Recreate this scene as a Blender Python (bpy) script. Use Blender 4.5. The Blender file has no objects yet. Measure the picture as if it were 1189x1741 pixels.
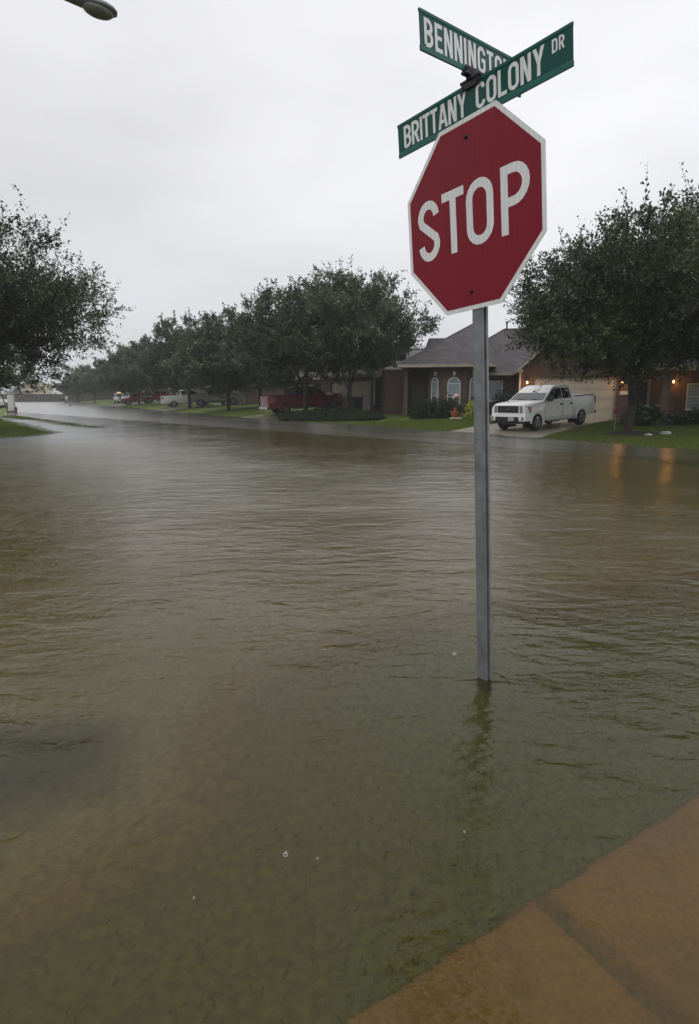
import bpy, bmesh, math, random
import numpy as np
from mathutils import Vector, Matrix
R = math.radians
scene = bpy.context.scene
COL = scene.collection

# ------------------------------------------------------------------ camera
cam_d = bpy.data.cameras.new('camera'); cam = bpy.data.objects.new('camera', cam_d); COL.objects.link(cam)
cam.location = (0, 0, 1.6); cam.rotation_euler = (R(90 - 10.653), 0, 0)
cam_d.sensor_fit = 'VERTICAL'; cam_d.sensor_height = 36.0; cam_d.lens = 1050 / 1741 * 36.0
cam_d.clip_start = 0.05; cam_d.clip_end = 6000
scene.camera = cam

# ------------------------------------------------------------------ world: overcast sky over a Nishita sky
SUN_EL, SUN_AZ = R(58), R(215)      # azimuth clockwise from +Y
w = bpy.data.worlds.new('World'); scene.world = w; w.use_nodes = True
nt = w.node_tree; nt.nodes.clear()
def N(nt, t, **kw):
    n = nt.nodes.new(t)
    for k, v in kw.items():
        if k.startswith('i_'): n.inputs[k[2:]].default_value = v
        else: setattr(n, k, v)
    return n
out = N(nt, 'ShaderNodeOutputWorld'); bg = N(nt, 'ShaderNodeBackground'); bg.inputs['Strength'].default_value = 0.1
sky = N(nt, 'ShaderNodeTexSky'); sky.sky_type = 'NISHITA'; sky.sun_disc = False
sky.sun_elevation = SUN_EL; sky.sun_rotation = SUN_AZ; sky.air_density = 1.0; sky.dust_density = 6
tc = N(nt, 'ShaderNodeTexCoord'); sep = N(nt, 'ShaderNodeSeparateXYZ')
nt.links.new(tc.outputs['Generated'], sep.inputs[0])
grad = N(nt, 'ShaderNodeValToRGB')
e = grad.color_ramp.elements
e[0].position = 0.0; e[0].color = (.74, .745, .78, 1)
e[1].position = 1.0; e[1].color = (1, 1, 1, 1)
for p, c in ((.12, (.79, .795, .83, 1)), (.30, (.875, .875, .905, 1)), (.55, (.925, .925, .955, 1))):
    k = grad.color_ramp.elements.new(p); k.color = c
nt.links.new(sep.outputs['Z'], grad.inputs[0])
mp = N(nt, 'ShaderNodeMapping'); mp.inputs['Scale'].default_value = (1.0, 1.0, 2.6)
nz = N(nt, 'ShaderNodeTexNoise'); nz.inputs['Scale'].default_value = 2.3; nz.inputs['Detail'].default_value = 4.0; nz.inputs['Roughness'].default_value = .42
nt.links.new(tc.outputs['Generated'], mp.inputs[0]); nt.links.new(mp.outputs[0], nz.inputs['Vector'])
mr = N(nt, 'ShaderNodeMapRange'); mr.inputs['From Min'].default_value = .3; mr.inputs['From Max'].default_value = .7
mr.inputs['To Min'].default_value = 10.0 * .87; mr.inputs['To Max'].default_value = 10.0 * 1.10
nt.links.new(nz.outputs['Fac'], mr.inputs['Value'])
ax_ = N(nt, 'ShaderNodeMath', operation='MULTIPLY_ADD'); ax_.inputs[1].default_value = .20; ax_.inputs[2].default_value = 1.015
nt.links.new(sep.outputs['X'], ax_.inputs[0]); am_ = N(nt, 'ShaderNodeMath', operation='MULTIPLY'); nt.links.new(mr.outputs[0], am_.inputs[0]); nt.links.new(ax_.outputs[0], am_.inputs[1])
vm = N(nt, 'ShaderNodeVectorMath', operation='SCALE')
nt.links.new(grad.outputs['Color'], vm.inputs[0]); nt.links.new(am_.outputs[0], vm.inputs['Scale'])
mx = N(nt, 'ShaderNodeMix', data_type='RGBA'); mx.inputs[0].default_value = .96
nt.links.new(sky.outputs[0], mx.inputs[6]); nt.links.new(vm.outputs[0], mx.inputs[7])
nt.links.new(mx.outputs[2], bg.inputs['Color']); nt.links.new(bg.outputs[0], out.inputs['Surface'])

sun_d = bpy.data.lights.new('sun', 'SUN'); sun_d.energy = 0.5; sun_d.angle = R(25); sun_d.color = (1, .97, .92)
sun = bpy.data.objects.new('sun', sun_d); COL.objects.link(sun)
sdir = Vector((math.sin(SUN_AZ) * math.cos(SUN_EL), math.cos(SUN_AZ) * math.cos(SUN_EL), math.sin(SUN_EL)))
sun.rotation_euler = sdir.to_track_quat('Z', 'Y').to_euler(); sun.location = (0, 0, 30)

scene.view_settings.view_transform = 'Standard'; scene.view_settings.look = 'None'
scene.view_settings.exposure = 0.0; scene.view_settings.gamma = 1.0
scene.cycles.max_bounces = 8; scene.cycles.transparent_max_bounces = 12; scene.cycles.volume_bounces = 1
scene.cycles.caustics_refractive = True; scene.cycles.caustics_reflective = False
scene.cycles.blur_glossy = 0.3

# ------------------------------------------------------------------ helpers
rng = np.random.default_rng(7); random.seed(7)
def tag(o, label=None, cat=None, group=None, kind=None):
    if label: o['label'] = label
    if cat: o['category'] = cat
    if group: o['group'] = group
    if kind: o['kind'] = kind
    return o
def thing(name, label, cat, loc=(0, 0, 0), rz=0, group=None):
    o = bpy.data.objects.new(name, None); COL.objects.link(o); o.empty_display_size = .2
    o.location = loc; o.rotation_euler = (0, 0, rz); tag(o, label, cat, group); return o
def uvbox(me):
    uv = me.uv_layers.new(name='UVMap'); nl = len(me.loops)
    co = np.zeros(len(me.vertices) * 3, np.float32); me.vertices.foreach_get('co', co); co = co.reshape(-1, 3)
    vi = np.zeros(nl, np.int32); me.loops.foreach_get('vertex_index', vi)
    nor = np.zeros(len(me.polygons) * 3, np.float32); me.polygons.foreach_get('normal', nor); nor = nor.reshape(-1, 3)
    tot = np.zeros(len(me.polygons), np.int32); me.polygons.foreach_get('loop_total', tot)
    n = np.repeat(nor, tot, axis=0); p = co[vi]
    t = np.stack([-n[:, 1], n[:, 0], np.zeros(nl)], 1); L = np.linalg.norm(t, axis=1)
    flat = L < .05
    t = t / np.maximum(L, 1e-6)[:, None]; t[flat] = (1, 0, 0)
    b = np.cross(n, t)
    res = np.stack([(p * t).sum(1), (p * b).sum(1)], 1).astype(np.float32)
    uv.data.foreach_set('uv', res.ravel())
def mesh(name, V, F, mat, parent=None, smooth=False, uv=True, me_only=False):
    me = bpy.data.meshes.new(name); me.from_pydata([tuple(v) for v in V], [], [tuple(f) for f in F]); me.update()
    if uv: uvbox(me)
    if mat: me.materials.append(mat)
    if smooth: me.polygons.foreach_set('use_smooth', [True] * len(me.polygons))
    if me_only: return me
    o = bpy.data.objects.new(name, me); COL.objects.link(o)
    if parent is not None: o.parent = parent
    return o
def fastmesh(name, V, nv_face, mat, tint=None, me_only=False, parent=None):
    """V: (nf*k,3) unshared verts, nv_face=k"""
    me = bpy.data.meshes.new(name); n = len(V); nf = n // nv_face
    me.vertices.add(n); me.loops.add(n); me.polygons.add(nf)
    me.vertices.foreach_set('co', np.asarray(V, np.float32).ravel())
    me.loops.foreach_set('vertex_index', np.arange(n, dtype=np.int32))
    me.polygons.foreach_set('loop_start', np.arange(0, n, nv_face, dtype=np.int32))
    me.update(calc_edges=True)
    if tint is not None:
        a = me.attributes.new('tint', 'FLOAT', 'FACE'); a.data.foreach_set('value', np.asarray(tint, np.float32))
    me.materials.append(mat)
    if me_only: return me
    o = bpy.data.objects.new(name, me); COL.objects.link(o)
    if parent is not None: o.parent = parent
    return o
class MB:
    def __init__(s): s.V = []; s.F = []
    def add(s, V, F):
        b = len(s.V); s.V += [Vector(v) for v in V]; s.F += [[i + b for i in f] for f in F]; return s
    def box(s, x0, x1, y0, y1, z0, z1):
        return s.add([(x0,y0,z0),(x1,y0,z0),(x1,y1,z0),(x0,y1,z0),(x0,y0,z1),(x1,y0,z1),(x1,y1,z1),(x0,y1,z1)],
                     [(0,3,2,1),(4,5,6,7),(0,1,5,4),(1,2,6,5),(2,3,7,6),(3,0,4,7)])
    def cbox(s, cx, cy, cz, dx, dy, dz):
        return s.box(cx-dx/2, cx+dx/2, cy-dy/2, cy+dy/2, cz-dz/2, cz+dz/2)
    def tube(s, p0, p1, r0, r1=None, n=8, cap=True):
        r1 = r0 if r1 is None else r1
        p0 = Vector(p0); p1 = Vector(p1); d = (p1 - p0).normalized()
        u = d.orthogonal().normalized(); v = d.cross(u)
        V = []
        for p, r in ((p0, r0), (p1, r1)):
            for i in range(n):
                a = 2 * math.pi * i / n; V.append(p + (u * math.cos(a) + v * math.sin(a)) * r)
        F = [(i, (i+1) % n, n + (i+1) % n, n + i) for i in range(n)]
        if cap: F += [tuple(range(n))[::-1], tuple(range(n, 2*n))]
        return s.add(V, F)
    def lathe(s, prof, n=16, M=None, closed=False):
        """prof [(r,z)] around local z; M matrix"""
        M = M or Matrix.Identity(4); V = []; F = []; k = len(prof)
        for i in range(n):
            a = 2 * math.pi * i / n
            for r, z in prof: V.append(M @ Vector((r*math.cos(a), r*math.sin(a), z)))
        for i in range(n):
            j = (i+1) % n
            for q in range(k if closed else k-1):
                q2 = (q+1) % k
                F.append((i*k+q, j*k+q, j*k+q2, i*k+q2))
        return s.add(V, F)
    def prism(s, poly, off):
        """planar polygon pts (3D) extruded by vector off"""
        n = len(poly); off = Vector(off); poly = [Vector(p) for p in poly]
        V = poly + [p + off for p in poly]
        F = [tuple(range(n))[::-1], tuple(range(n, 2*n))] + [(i, (i+1) % n, n+(i+1) % n, n+i) for i in range(n)]
        return s.add(V, F)
    def ell(s, c, r, nu=12, nv=8):
        prof = [(math.sin(math.pi*i/nv), -math.cos(math.pi*i/nv)) for i in range(nv+1)]
        M = Matrix.Translation(c) @ Matrix.Diagonal((r[0], r[1], r[2], 1))
        return s.lathe(prof, nu, M)
    def xf(s, M):
        s.V = [M @ v for v in s.V]; return s
    def build(s, name, mat, parent=None, smooth=False, bevel=0):
        bm = bmesh.new(); vs = [bm.verts.new(v) for v in s.V]
        for f in s.F:
            try: bm.faces.new([vs[i] for i in f])
            except ValueError: pass
        bmesh.ops.remove_doubles(bm, verts=bm.verts, dist=1e-5)
        bmesh.ops.recalc_face_normals(bm, faces=bm.faces)
        if bevel:
            es = [e for e in bm.edges if len(e.link_faces) == 2 and e.calc_face_angle(0) > .6]
            bmesh.ops.bevel(bm, geom=es, offset=bevel, segments=2, affect='EDGES', clamp_overlap=True)
        me = bpy.data.meshes.new(name); bm.to_mesh(me); bm.free(); uvbox(me)
        me.materials.append(mat)
        if smooth:
            me.polygons.foreach_set('use_smooth', [True]*len(me.polygons))
            try: me.set_sharp_from_angle(angle=R(38))
            except Exception: pass
        o = bpy.data.objects.new(name, me); COL.objects.link(o)
        if parent is not None: o.parent = parent
        return o
def copy_tree(o, parent=None):
    c = o.copy(); COL.objects.link(c)
    if parent is not None: c.parent = parent
    for ch in [k for k in bpy.data.objects if k.parent == o]: copy_tree(ch, c)
    return c

# ------------------------------------------------------------------ materials
def newmat(name):
    m = bpy.data.materials.new(name); m.use_nodes = True; nt = m.node_tree
    b = nt.nodes['Principled BSDF']; return m, nt, b
def L(nt, a, b): nt.links.new(a, b)
def simple(name, col, rough=.5, metal=0, noise=0, nscale=8, bump=0, spec=.5, coat=0):
    m, nt, b = newmat(name)
    b.inputs['Base Color'].default_value = (*col, 1); b.inputs['Roughness'].default_value = rough
    b.inputs['Metallic'].default_value = metal; b.inputs['Specular IOR Level'].default_value = spec
    if coat: b.inputs['Coat Weight'].default_value = coat; b.inputs['Coat Roughness'].default_value = .08
    if noise or bump:
        t = N(nt, 'ShaderNodeTexCoord'); n = N(nt, 'ShaderNodeTexNoise'); n.inputs['Scale'].default_value = nscale; n.inputs['Detail'].default_value = 6
        L(nt, t.outputs['Object'], n.inputs['Vector'])
        if noise:
            r = N(nt, 'ShaderNodeMapRange'); r.inputs['From Min'].default_value = .3; r.inputs['From Max'].default_value = .7
            r.inputs['To Min'].default_value = 1-noise; r.inputs['To Max'].default_value = 1+noise
            L(nt, n.outputs['Fac'], r.inputs['Value'])
            v = N(nt, 'ShaderNodeVectorMath', operation='SCALE'); v.inputs[0].default_value = col
            L(nt, r.outputs[0], v.inputs['Scale']); L(nt, v.outputs[0], b.inputs['Base Color'])
        if bump:
            bp = N(nt, 'ShaderNodeBump'); bp.inputs['Strength'].default_value = bump; bp.inputs['Distance'].default_value = .02
            L(nt, n.outputs['Fac'], bp.inputs['Height']); L(nt, bp.outputs[0], b.inputs['Normal'])
    return m
def emit(name, col, s):
    m, nt, b = newmat(name); b.inputs['Base Color'].default_value = (*col, 1)
    b.inputs['Emission Color'].default_value = (*col, 1); b.inputs['Emission Strength'].default_value = s; return m
def brickmat(name, c1, c2, mortar, bw=.2, bh=.0667, ms=.009, rough=.85, bump=.4, offset=.5, var=.3):
    m, nt, b = newmat(name); t = N(nt, 'ShaderNodeTexCoord')
    br = N(nt, 'ShaderNodeTexBrick'); br.inputs['Scale'].default_value = 1; br.inputs['Brick Width'].default_value = bw
    br.inputs['Row Height'].default_value = bh; br.inputs['Mortar Size'].default_value = ms; br.offset = offset
    br.inputs['Color1'].default_value = (*c1, 1); br.inputs['Color2'].default_value = (*c2, 1); br.inputs['Mortar'].default_value = (*mortar, 1)
    L(nt, t.outputs['UV'], br.inputs['Vector'])
    n = N(nt, 'ShaderNodeTexNoise'); n.inputs['Scale'].default_value = 1.3; n.inputs['Detail'].default_value = 7; n.inputs['Roughness'].default_value = .7
    L(nt, t.outputs['Object'], n.inputs['Vector'])
    r = N(nt, 'ShaderNodeMapRange'); r.inputs['From Min'].default_value = .3; r.inputs['From Max'].default_value = .7
    r.inputs['To Min'].default_value = 1-var; r.inputs['To Max'].default_value = 1+var; L(nt, n.outputs['Fac'], r.inputs['Value'])
    v = N(nt, 'ShaderNodeVectorMath', operation='SCALE'); L(nt, br.outputs['Color'], v.inputs[0]); L(nt, r.outputs[0], v.inputs['Scale'])
    L(nt, v.outputs[0], b.inputs['Base Color']); b.inputs['Roughness'].default_value = rough
    bp = N(nt, 'ShaderNodeBump'); bp.inputs['Strength'].default_value = bump; bp.inputs['Distance'].default_value = .01; bp.invert = True
    L(nt, br.outputs['Fac'], bp.inputs['Height']); L(nt, bp.outputs[0], b.inputs['Normal'])
    return m
def leafmat(name, dark, light, rough=.38, trans=.24):
    m, nt, b = newmat(name)
    a = N(nt, 'ShaderNodeAttribute'); a.attribute_name = 'tint'
    oi = N(nt, 'ShaderNodeObjectInfo')
    rm = N(nt, 'ShaderNodeValToRGB'); rm.color_ramp.elements[0].color = (*dark, 1); rm.color_ramp.elements[1].color = (*light, 1)
    L(nt, a.outputs['Fac'], rm.inputs[0])
    r = N(nt, 'ShaderNodeMapRange'); r.inputs['To Min'].default_value = .82; r.inputs['To Max'].default_value = 1.2; L(nt, oi.outputs['Random'], r.inputs['Value'])
    v = N(nt, 'ShaderNodeVectorMath', operation='SCALE'); L(nt, rm.outputs[0], v.inputs[0]); L(nt, r.outputs[0], v.inputs['Scale'])
    L(nt, v.outputs[0], b.inputs['Base Color']); b.inputs['Roughness'].default_value = rough; b.inputs['Specular IOR Level'].default_value = .5
    tr = N(nt, 'ShaderNodeBsdfTranslucent'); L(nt, v.outputs[0], tr.inputs['Color'])
    ms = N(nt, 'ShaderNodeMixShader'); ms.inputs[0].default_value = trans
    o = nt.nodes['Material Output']; L(nt, b.outputs[0], ms.inputs[1]); L(nt, tr.outputs[0], ms.inputs[2]); L(nt, ms.outputs[0], o.inputs['Surface'])
    return m
M = {}
M['brick'] = brickmat('brick', (.075,.040,.029), (.115,.060,.041), (.12,.10,.083))
M['brick2'] = brickmat('brick_brown', (.125,.075,.055), (.17,.105,.078), (.17,.145,.12))
M['brick_pale'] = brickmat('brick_pale', (.38,.29,.26), (.62,.54,.50), (.5,.47,.43), bw=.2)
M['shingle'] = brickmat('shingle', (.058,.050,.057), (.092,.078,.085), (.038,.033,.037), bw=.30, bh=.14, ms=.006, rough=.7, bump=.5, var=.28)
M['shingle2'] = brickmat('shingle_grey', (.11,.10,.10), (.16,.145,.14), (.07,.065,.065), bw=.30, bh=.14, ms=.006, rough=.8, bump=.4)
M['trim'] = simple('cream_trim', (.34,.30,.235), .55, noise=.12, nscale=3)
M['trim_white'] = simple('white_trim', (.66,.66,.64), .5, noise=.06)
M['garage'] = simple('garage_door_paint', (.50,.445,.35), .5, noise=.08, nscale=2)
M['siding'] = simple('cream_siding', (.62,.55,.45), .7, noise=.08)
M['glass'] = simple('window_glass', (.05,.07,.085), .06, spec=.9)
M['blind'] = simple('window_blind', (.30,.37,.40), .6, noise=.1)
M['door_dark'] = simple('dark_door', (.03,.022,.018), .4)
M['bark'] = simple('bark', (.050,.040,.032), .9, noise=.4, nscale=9, bump=.8)
M['twig'] = simple('twig', (.05,.042,.033), .9)
M['leaf'] = leafmat('oak_leaves', (.030,.055,.030), (.150,.195,.098))
M['leaf_near'] = leafmat('oak_leaves_near', (.014,.026,.011), (.095,.122,.040))
M['leaf_light'] = leafmat('light_leaves', (.045,.07,.018), (.10,.135,.04))
M['leaf_bush'] = leafmat('bush_leaves', (.016,.034,.011), (.05,.085,.028))
M['leaf_red'] = leafmat('red_leaves', (.30,.02,.02), (.55,.06,.045))
M['leaf_yellow'] = leafmat('yellow_leaves', (.25,.30,.04), (.50,.52,.12))
M['leaf_blue'] = leafmat('cycad_leaves', (.03,.055,.025), (.07,.11,.05))
M['metal'] = simple('galvanised_steel', (.235,.25,.262), .42, .4, noise=.22, nscale=14)
M['bolt'] = simple('dark_bolt', (.02,.022,.028), .45, .6)
M['bracket'] = simple('bracket_metal', (.045,.04,.05), .5, .5)
M['alu'] = simple('sign_aluminium', (.4,.4,.42), .4, .8)
M['tyre'] = simple('tyre_rubber', (.014,.014,.015), .75)
M['rim'] = simple('alloy_rim', (.24,.24,.25), .35, .8)
M['chrome'] = simple('chrome', (.7,.7,.7), .12, 1)
M['black'] = simple('black_plastic', (.018,.018,.02), .45)
M['carglass'] = simple('car_glass', (.018,.022,.026), .04, spec=.9)
M['windscreen'] = simple('windscreen_glass', (.035,.04,.045), .05, spec=1.0)
M['head'] = simple('headlight_glass', (.20,.21,.22), .1, spec=1.0)
M['amber'] = simple('amber_lens', (.45,.12,.02), .2)
M['tail'] = simple('tail_lamp', (.22,.012,.012), .2)
M['white_paint'] = simple('white_car_paint', (.88,.88,.88), .3, coat=.6)
M['red_paint'] = simple('dark_red_car_paint', (.17,.010,.015), .3, coat=.6)
M['bright_red_paint'] = simple('red_car_paint', (.24,.012,.016), .35, coat=.5)
M['silver_paint'] = simple('silver_car_paint', (.26,.25,.23), .35, .4, coat=.5)
M['plate'] = simple('licence_plate', (.6,.6,.62), .4)
M['plate_dark'] = simple('plate_print', (.06,.07,.12), .5)
M['lamp'] = emit('lit_lamp', (1, .58, .24), 5)
M['beacon'] = emit('lit_beacon', (1, .42, .20), 3)
M['concrete'] = simple('concrete_drive', (.30,.27,.225), .35, noise=.22, nscale=1.5, bump=.25)
M['asphalt'] = simple('asphalt', (.05,.05,.05), .8, noise=.2, nscale=5, bump=.4)
M['silt_road'] = simple('silted_road', (.34,.315,.24), .9, noise=.25, nscale=2)
M['mulch'] = simple('mulch', (.028,.018,.013), .95, noise=.5, nscale=25, bump=1)
M['fence'] = simple('fence_wood', (.085,.07,.06), .9, noise=.3, nscale=1)
M['bin'] = simple('bin_plastic', (.015,.02,.025), .5)
M['terracotta'] = simple('terracotta', (.35,.10,.045), .8)
M['pink'] = simple('pale_pink_ornament', (.60,.42,.40), .6)
M['rock'] = simple('pale_rock', (.5,.48,.45), .8, noise=.2)
M['red_plastic'] = simple('red_sign_plastic', (.20,.02,.03), .6)
M['cabinet'] = simple('utility_cabinet_paint', (.62,.63,.62), .5, noise=.05)

# sign sheeting with faint ribs
def sheeting(name, col, rough=.35, rib=.10):
    m, nt, b = newmat(name); t = N(nt, 'ShaderNodeTexCoord')
    wv = N(nt, 'ShaderNodeTexWave'); wv.wave_type = 'BANDS'; wv.bands_direction = 'X'; wv.inputs['Scale'].default_value = 18; wv.inputs['Distortion'].default_value = .4; wv.inputs['Detail'].default_value = 2
    L(nt, t.outputs['Object'], wv.inputs['Vector'])
    n = N(nt, 'ShaderNodeTexNoise'); n.inputs['Scale'].default_value = 3; n.inputs['Detail'].default_value = 6; n.inputs['Roughness'].default_value = .7; mpp = N(nt, 'ShaderNodeMapping'); mpp.inputs['Scale'].default_value = (5, 5, .7); L(nt, t.outputs['Object'], mpp.inputs[0]); L(nt, mpp.outputs[0], n.inputs['Vector'])
    ma = N(nt, 'ShaderNodeMath', operation='MULTIPLY_ADD'); ma.inputs[1].default_value = rib; ma.inputs[2].default_value = 1 - rib/2 - .11
    L(nt, wv.outputs['Fac'], ma.inputs[0])
    mb = N(nt, 'ShaderNodeMath', operation='MULTIPLY_ADD'); mb.inputs[1].default_value = .26; L(nt, n.outputs['Fac'], mb.inputs[0]); L(nt, ma.outputs[0], mb.inputs[2])
    v = N(nt, 'ShaderNodeVectorMath', operation='SCALE'); v.inputs[0].default_value = col; L(nt, mb.outputs[0], v.inputs['Scale'])
    L(nt, v.outputs[0], b.inputs['Base Color']); b.inputs['Roughness'].default_value = rough; b.inputs['Specular IOR Level'].default_value = .22; return m
M['sign_red'] = sheeting('red_sheeting', (.225,.006,.020))
M['sign_white'] = sheeting('white_sheeting', (.80,.82,.82))
M['sign_green'] = sheeting('green_sheeting', (.006,.080,.066))
M['sign_green_edge'] = sheeting('green_blade_edge', (.02,.125,.108))

# ------------------------------------------------------------------ terrain
def SN(s, n): return (-.462*s + .887*n, .887*s + .462*n)
edge = [(40,-34),(22,-2),(15.2,9.5),(10.6,18.7),(7,25),(3,31.6),(.7,36),(-2.6,38.6),(-6.5,44.8),(-9.5,49.5),(-13.2,56),(-24.7,76),(-40.7,106),(-75,172)]
landR = edge + [(-60,205), (-900,1900), (1900,1900), (1900,-34)]
landL = [(-13.0,27.2),(-17.5,33.5),(-22.6,40.5),(-32,55),(-44,72),(-60,98),(-96,162),(-900,1400),(-1900,900),(-1900,-40),(-40,-40),(-22,14),(-13.9,23.6),(-13.1,25.4)]
strip = [(-12.7,31.6),(-16.7,36.8),(-22,43.5),(-30,54.5),(-33,61.5),(-46,84),(-70,126),(-72,125),(-48,83),(-36,62),(-31.5,55),(-24,44.8),(-20.1,41),(-16.6,36.0)]
farland = [(-75,178),(-112,160),(-500,480),(-200,900),(-70,260)]
def sdf(P, poly):
    """signed distance, positive inside; P (n,2)"""
    P = np.asarray(P, float); n = len(poly); best = np.full(len(P), 1e9); ins = np.zeros(len(P), bool)
    for i in range(n):
        a = np.array(poly[i], float); b = np.array(poly[(i+1) % n], float); ab = b-a
        t = np.clip(((P-a) @ ab) / (ab @ ab), 0, 1); d = np.hypot(*(P - (a + t[:, None]*ab)).T); best = np.minimum(best, d)
        c = (a[1] > P[:, 1]) != (b[1] > P[:, 1])
        with np.errstate(divide='ignore', invalid='ignore'):
            xi = (b[0]-a[0]) * (P[:, 1]-a[1]) / (b[1]-a[1]) + a[0]
        ins ^= c & (P[:, 0] < xi)
    return np.where(ins, best, -best)
def sstep(a, b, x): t = np.clip((x-a)/(b-a), 0, 1); return t*t*(3-2*t)
def wob(P, k, ph):
    x, y = P[:, 0], P[:, 1]
    return (np.sin(x*k+ph)+np.sin(y*k*1.3+ph*2.1)+np.sin((x+y)*k*.7+ph*3))/3
corner = [(-2.0,.75),(-1.4,1.25),(-1.05,1.56),(-.57,1.97),(-.36,2.3),(-.42,2.8),(-.45,3.3),(-.1,3.85),(.45,4.3),(1.25,4.75),(3.1,5.4),(6,6.1),(12,6.9),(30,7.5),(30,-20),(-14,-20)]
def height(P):
    P = np.asarray(P, float).reshape(-1, 2)
    s = -.462*P[:, 0] + .887*P[:, 1]
    mult = .55 + .45*sstep(22, 38, s)
    h = np.full(len(P), -.36)
    for poly, cap, sc, mu in ((landR, .9, 7.0, mult), (landL, .5, 6.0, 1), (strip, .12, .8, 1), (farland, .6, 8.0, 1)):
        d = sdf(P, poly) + .22*wob(P, 1.9, 1.0) + .10*wob(P, 5.3, 2.0)
        hin = cap*(1-np.exp(-np.maximum(d, 0)/sc))*mu
        hout = np.maximum(-.012 + .04*np.minimum(d, 0), -.16)
        hout = np.where(d < -4.0, -.36, hout)
        h = np.maximum(h, np.where(d > 0, hin, hout))
    d = sdf(P, corner)
    h = np.where(d > 0, np.maximum(h, -.18), h)
    return h
def H(x, y): return float(height([(x, y)])[0])
def axis(lo, hi, fine_lo, fine_hi, st, gr):
    a = list(np.arange(fine_lo, fine_hi, st)); x = fine_hi; k = st
    while x < hi: a.append(x); k *= gr; x += k
    a.append(hi); x = fine_lo; k = st; b = []
    while x > lo: k *= gr; x -= k; b.append(max(x, lo))
    return np.array(sorted(set(b[::-1] + a)))
sa = axis(-900, 2600, -6, 75, .5, 1.05); na = axis(-1800, 2400, -6, 34, .4, 1.07)
S_, N_ = np.meshgrid(sa, na, indexing='ij'); Xg = -.462*S_ + .887*N_; Yg = .887*S_ + .462*N_
Pg = np.stack([Xg.ravel(), Yg.ravel()], 1); Hg = height(Pg) - .02
nn_ = len(na); V = np.column_stack([Pg, Hg]); 
I, J = np.meshgrid(np.arange(len(sa)-1), np.arange(nn_-1), indexing='ij'); a0 = (I*nn_+J).ravel()
F = np.column_stack([a0, a0+nn_, a0+nn_+1, a0+1])[:, ::-1]
# ground material: wet lawn, bare silt under the water line
gm, gnt, gb = newmat('lawn_ground')
t = N(gnt, 'ShaderNodeTexCoord'); geo = N(gnt, 'ShaderNodeNewGeometry'); sp = N(gnt, 'ShaderNodeSeparateXYZ'); L(gnt, geo.outputs['Position'], sp.inputs[0])
n1 = N(gnt, 'ShaderNodeTexNoise'); n1.inputs['Scale'].default_value = .45; n1.inputs['Detail'].default_value = 8; n1.inputs['Roughness'].default_value = .65; L(gnt, geo.outputs['Position'], n1.inputs['Vector'])
n2 = N(gnt, 'ShaderNodeTexNoise'); n2.inputs['Scale'].default_value = 18; n2.inputs['Detail'].default_value = 6; L(gnt, geo.outputs['Position'], n2.inputs['Vector'])
r1 = N(gnt, 'ShaderNodeValToRGB'); r1.color_ramp.elements[0].position = .32; r1.color_ramp.elements[1].position = .7
r1.color_ramp.elements[0].color = (.095,.130,.018, 1); r1.color_ramp.elements[1].color = (.160,.205,.032, 1)
L(gnt, n1.outputs['Fac'], r1.inputs[0])
r2 = N(gnt, 'ShaderNodeMapRange'); r2.inputs['From Min'].default_value = .3; r2.inputs['From Max'].default_value = .7; r2.inputs['To Min'].default_value = .6; r2.inputs['To Max'].default_value = 1.35; L(gnt, n2.outputs['Fac'], r2.inputs['Value'])
vs_ = N(gnt, 'ShaderNodeVectorMath', operation='SCALE'); L(gnt, r1.outputs[0], vs_.inputs[0]); L(gnt, r2.outputs[0], vs_.inputs['Scale'])
r3 = N(gnt, 'ShaderNodeMapRange'); r3.inputs['From Min'].default_value = -.30; r3.inputs['From Max'].default_value = -.20; L(gnt, sp.outputs['Z'], r3.inputs['Value'])
mxg = N(gnt, 'ShaderNodeMix', data_type='RGBA'); L(gnt, r3.outputs[0], mxg.inputs[0]); mxg.inputs[6].default_value = (.34,.315,.24, 1); L(gnt, vs_.outputs[0], mxg.inputs[7])
L(gnt, mxg.outputs[2], gb.inputs['Base Color']); gb.inputs['Roughness'].default_value = .8
bp = N(gnt, 'ShaderNodeBump'); bp.inputs['Strength'].default_value = .9; bp.inputs['Distance'].default_value = .05; L(gnt, n2.outputs['Fac'], bp.inputs['Height']); L(gnt, bp.outputs[0], gb.inputs['Normal'])
me = bpy.data.meshes.new('ground'); me.vertices.add(len(V)); me.vertices.foreach_set('co', V.astype(np.float32).ravel())
me.loops.add(len(F)*4); me.loops.foreach_set('vertex_index', F.astype(np.int32).ravel()); me.polygons.add(len(F)); me.polygons.foreach_set('loop_start', np.arange(0, len(F)*4, 4, dtype=np.int32))
me.update(calc_edges=True); me.polygons.foreach_set('use_smooth', [True]*len(me.polygons)); me.materials.append(gm)
gr = bpy.data.objects.new('ground', me); COL.objects.link(gr); tag(gr, kind='structure')

def drape(name, quad, mat, lift=.012, n=(24, 16), kind='structure', flat=None):
    """bilinear quad patch draped on the terrain"""
    q = [np.array(p, float) for p in quad]; V = []; F = []
    for i in range(n[0]+1):
        for j in range(n[1]+1):
            u, v = i/n[0], j/n[1]
            p = (1-u)*(1-v)*q[0] + u*(1-v)*q[1] + u*v*q[2] + (1-u)*v*q[3]; V.append(p)
    z = height(V) + lift if flat is None else np.full(len(V), flat)
    V = [(p[0], p[1], zz) for p, zz in zip(V, z)]
    for i in range(n[0]):
        for j in range(n[1]): a = i*(n[1]+1)+j; F.append((a, a+n[1]+1, a+n[1]+2, a+1))
    o = mesh(name, V, F, mat, smooth=True); tag(o, kind=kind); return o
def slab(name, poly, z0, z1, mat):
    mb = MB(); mb.prism([(p[0], p[1], z0) for p in poly], (0, 0, z1-z0)); o = mb.build(name, mat); tag(o, kind='structure'); return o
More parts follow.
